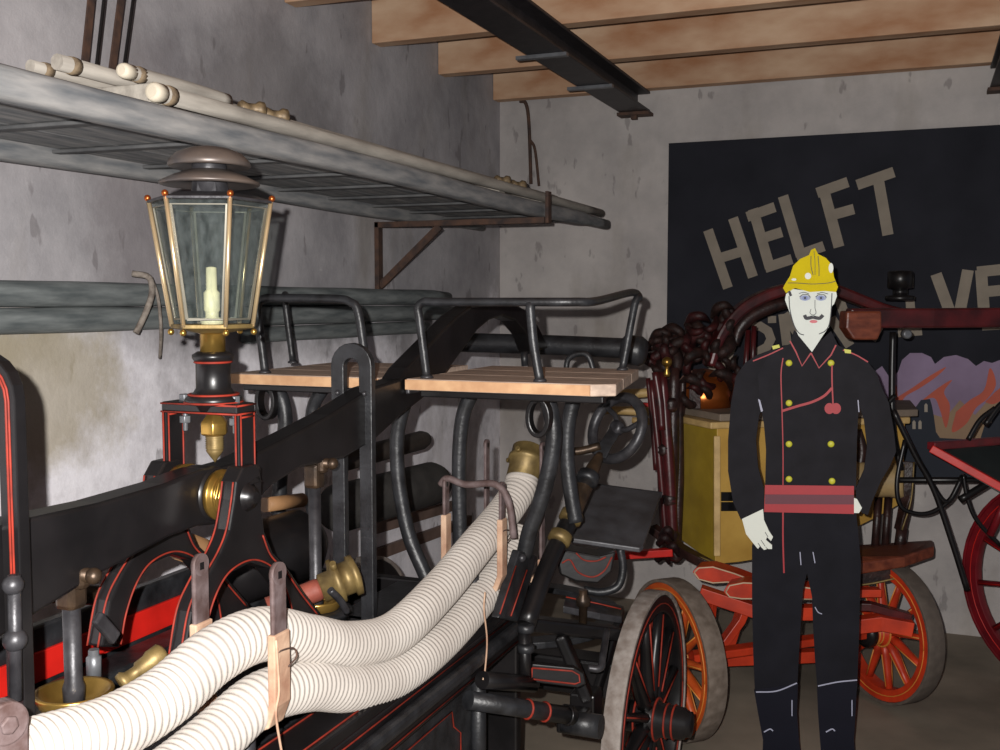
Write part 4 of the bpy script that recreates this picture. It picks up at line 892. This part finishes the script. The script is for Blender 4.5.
# trousers and boots
yfloor = 794
tr_ = cut('trousers', [(765, 510), (856, 510), (858, 530), (861, 563), (860, 597), (859, 640), (857, 690), (818, 696), (815, 660), (813, 625), (812, 597), (807, 573), (803, 590), (801, 620), (799, 655), (797, 692), (755, 696), (753, 648), (752, 597), (752, 546), (757, 528)], NAV2, 0)
for s, pts in (('l', [(754, 690), (798, 684), (797, 713), (799, 740), (802, 765), (806, 782), (803, yfloor), (748, yfloor), (748, 784), (762, 765), (763, 740), (758, 713)]), ('r', [(817, 688), (857, 680), (856, 706), (854, 740), (856, 765), (872, 783), (874, yfloor), (820, yfloor), (822, 765), (820, 740), (818, 713)])):
    b = cut('boot', pts, BOOT, .0005, .011)
    x0_, x1_ = (756, 797) if s == 'l' else (818, 857)
    brush('boot_top_line', [(x0_, 692 if s == 'l' else 686), ((x0_+x1_)/2, 691 if s == 'l' else 682), (x1_, 683 if s == 'l' else 680)], .004, HIL, b, .004)
    brush('boot_shine', [(x0_+8, 732), (x0_+14, 729), (x0_+17, 731)], .004, HIL, b, .004)
    brush('boot_shine', [(x1_-5, 700), (x1_-5, 716)], .003, HIL, b, .004)
brush('trouser_piping', [(783, 512), (783, 540), (784, 573)], .005, REDF, tr_, .003)
brush('crease', [(800, 552), (801, 565)], .003, HIL, tr_, .003); brush('crease', [(813, 552), (815, 563)], .003, HIL, tr_, .003); brush('crease', [(815, 607), (818, 612), (822, 614)], .003, HIL, tr_, .003)
# torso
jk = cut('jacket', [(770, 352), (790, 344), (794, 330), (812, 349), (831, 331), (838, 345), (850, 352), (858, 362), (859, 400), (857, 440), (856, 490), (765, 490), (766, 450), (764, 425), (760, 400), (758, 375)], NAV, .0025, .014)
sl = cut('sleeve', [(776, 348), (757, 355), (745, 363), (736, 376), (731, 403), (728, 440), (728, 471), (733, 502), (741, 520), (764, 509), (764, 489), (758, 467), (756, 440), (759, 416), (766, 395), (772, 375)], NAV, .001, .013)
sr = cut('sleeve', [(845, 349), (866, 360), (876, 372), (882, 388), (889, 403), (894, 432), (896, 452), (890, 466), (881, 481), (872, 502), (868, 515), (862, 513), (856, 500), (856, 488), (864, 470), (867, 447), (864, 420), (856, 395), (850, 375)], NAV, .001, .013)
bl = cut('belt', [(765, 485), (854, 486), (854, 514), (764, 512)], REDF, .0045, .016)
lay('belt_stripe', [(765, 494.5), (854, 495), (854, 504.5), (765, 504)], MAR, bl, .0062)
# hands
h = cut('hand', [(742, 519), (763, 509), (764, 520), (769, 531), (773, 537), (771, 541), (767, 537), (766, 540), (772, 545), (772, 549), (768, 549), (764, 545), (767, 549), (764, 550), (760, 546), (758, 549), (753, 543), (746, 534)], WHP, .0035, .012)
for q in ([(765, 532), (768, 537)], [(761, 540), (765, 546)], [(758, 543), (762, 549)]): brush('finger_line', q, .0018, LINE, h, .006)
h = cut('hand', [(854, 498), (857, 499), (862, 508), (859, 513), (854, 513)], WHP, .0035, .012)
# jacket details
for x_, y_ in ((789, 363), (831, 363), (789, 403), (789, 444), (831, 444), (789, 479), (832, 481)): 
    b = G().lathe([(.0105, 0), (.0105, .003), (.007, .005), (.001, .006)], P(x_, y_, pl=(m0+nrm*.0026, nrm)), nrm, seg=16).out('button', BTN, jk)
brush('piping', [(783, 358), (781, 375), (782, 410), (783, 450), (783, 485)], .0035, REDF, jk, .005)
brush('piping', [(790, 341), (796, 352), (802, 366), (811, 353)], .0045, REDF, jk, .005, False)
brush('piping', [(811, 353), (819, 368), (831, 355), (836, 345)], .0045, REDF, jk, .0055, False)
brush('shoulder_piping', [(753, 361), (768, 355), (783, 348)], .004, REDF, jk, .005); brush('shoulder_piping', [(843, 350), (856, 355), (868, 362)], .004, REDF, jk, .005)
lay('epaulette', [(772, 346), (779, 344.5), (780, 347.5), (773, 349.5)], BTN, jk, .006); lay('epaulette', [(844, 349), (851, 350), (851, 353.5), (845, 353)], BTN, jk, .006)
brush('lanyard', [(782, 411), (798, 406), (812, 402), (824, 396), (832, 388)], .008, REDF, jk, .006)
brush('lanyard', [(832, 364), (832, 380), (833, 404)], .0045, REDF, jk, .0065)
blob('tassel', 829.5, 408.5, 5, 5.5, REDF, jk, .007); blob('tassel', 836, 408.5, 5, 5.5, REDF, jk, .0074)
lay('highlight', [(758, 399), (760, 400), (763, 411), (761, 412)], HIL, sl, .005)
brush('highlight', [(858, 400), (859, 412)], .003, HIL, sr, .004)
# head
fc = cut('face', [(786, 294), (793, 289), (810, 291), (836, 291), (837, 296), (834, 304), (832, 306), (830, 318), (829, 327), (824, 334), (812, 352), (798, 335), (795, 327), (788, 308), (785, 300)], SKIN, .006, .016)
YO = .0085
for cx, cy in ((805, 298), (821, 298)):
    blob('eye', cx, cy, 5.4, 2.7, mat('eye_white_paint', (170, 180, 210), .6), fc, YO); blob('iris', cx, cy, 2.7, 2.6, BLU, fc, YO+.0008); blob('pupil', cx, cy, 1.1, 1.3, LINE, fc, YO+.0016)
    brush('eyelid', [(cx-5.5, cy-1), (cx-2, cy-3.4), (cx+3, cy-3.2), (cx+5.5, cy-.5)], .0022, LINE, fc, YO+.002)
brush('brow', [(799, 293.5), (804, 292.3), (809, 294)], .002, LINE, fc, YO+.001); brush('brow', [(817, 294), (822, 292.5), (828, 294)], .002, LINE, fc, YO+.001)
brush('nose_line', [(815, 300), (815, 308), (816, 313), (813, 315), (810, 313), (811, 309)], .0018, LINE, fc, YO)
brush('moustache', [(804.5, 315), (806, 318), (809, 318), (813, 317)], .011, LINE, fc, YO+.001); brush('moustache', [(813, 317), (817, 318), (820, 318), (823, 315)], .011, LINE, fc, YO+.0015)
blob('lips', 813.5, 321.5, 4, 1.6, LIP, fc, YO+.0005)
brush('chin_strap', [(789, 296), (790, 310), (794, 325), (799, 333), (804, 335)], .0028, LINE, fc, YO); brush('chin_strap', [(832, 293), (831, 312), (829, 325), (825, 331), (819, 334)], .0028, LINE, fc, YO)
brush('ear_line', [(789, 291), (791, 296)], .008, LINE, fc, YO)
hm = cut('helmet', [(786, 293), (783, 288), (785, 284), (790, 276), (793, 266), (800, 259), (809, 255), (811, 250), (815, 248), (818, 254), (826, 258), (832, 265), (834, 277), (838, 287), (836, 292), (825, 291), (810, 292), (795, 288), (790, 291)], YELH, .009, .017)
HO = .0112
brush('crest_line', [(811, 256), (811, 266), (813, 275)], .002, LINE, hm, HO); brush('crest_line', [(818, 256), (819, 268), (819, 276)], .002, LINE, hm, HO); brush('crest_line', [(814, 251), (815, 262), (815, 275)], .0014, LINE, hm, HO)
brush('brim_line', [(788, 283), (797, 283), (812, 284), (828, 283), (836, 281)], .002, LINE, hm, HO)
blob('helmet_glint', 808, 276, 3.2, 3.2, WHP, hm, HO); blob('helmet_glint', 831, 268, 2.4, 5, WHP, hm, HO); blob('helmet_glint', 794, 279.5, 2.5, 1.2, WHP, hm, HO)

# ------------------------------------------------------------------ light: the camera's flash and weak room light
ld = bpy.data.lights.new('flash', 'SPOT'); ld.energy = 400; ld.spot_size = math.radians(150); ld.spot_blend = .3; ld.shadow_soft_size = .008; ld.color = (1, .97, .94)
lo = bpy.data.objects.new('flash', ld); COL.objects.link(lo); lo.matrix_world = cam.matrix_world.copy(); lo.location = CAM-RT*.05+UP*.045-FW*.02
w = bpy.data.worlds.new('world'); sc.world = w; w.use_nodes = True
w.node_tree.nodes['Background'].inputs[0].default_value = (.62, .66, .8, 1); w.node_tree.nodes['Background'].inputs[1].default_value = .15
vs = sc.view_settings; vs.view_transform = 'Standard'; vs.look = 'None'; vs.exposure = 0; vs.gamma = 1; vs.use_curve_mapping = False
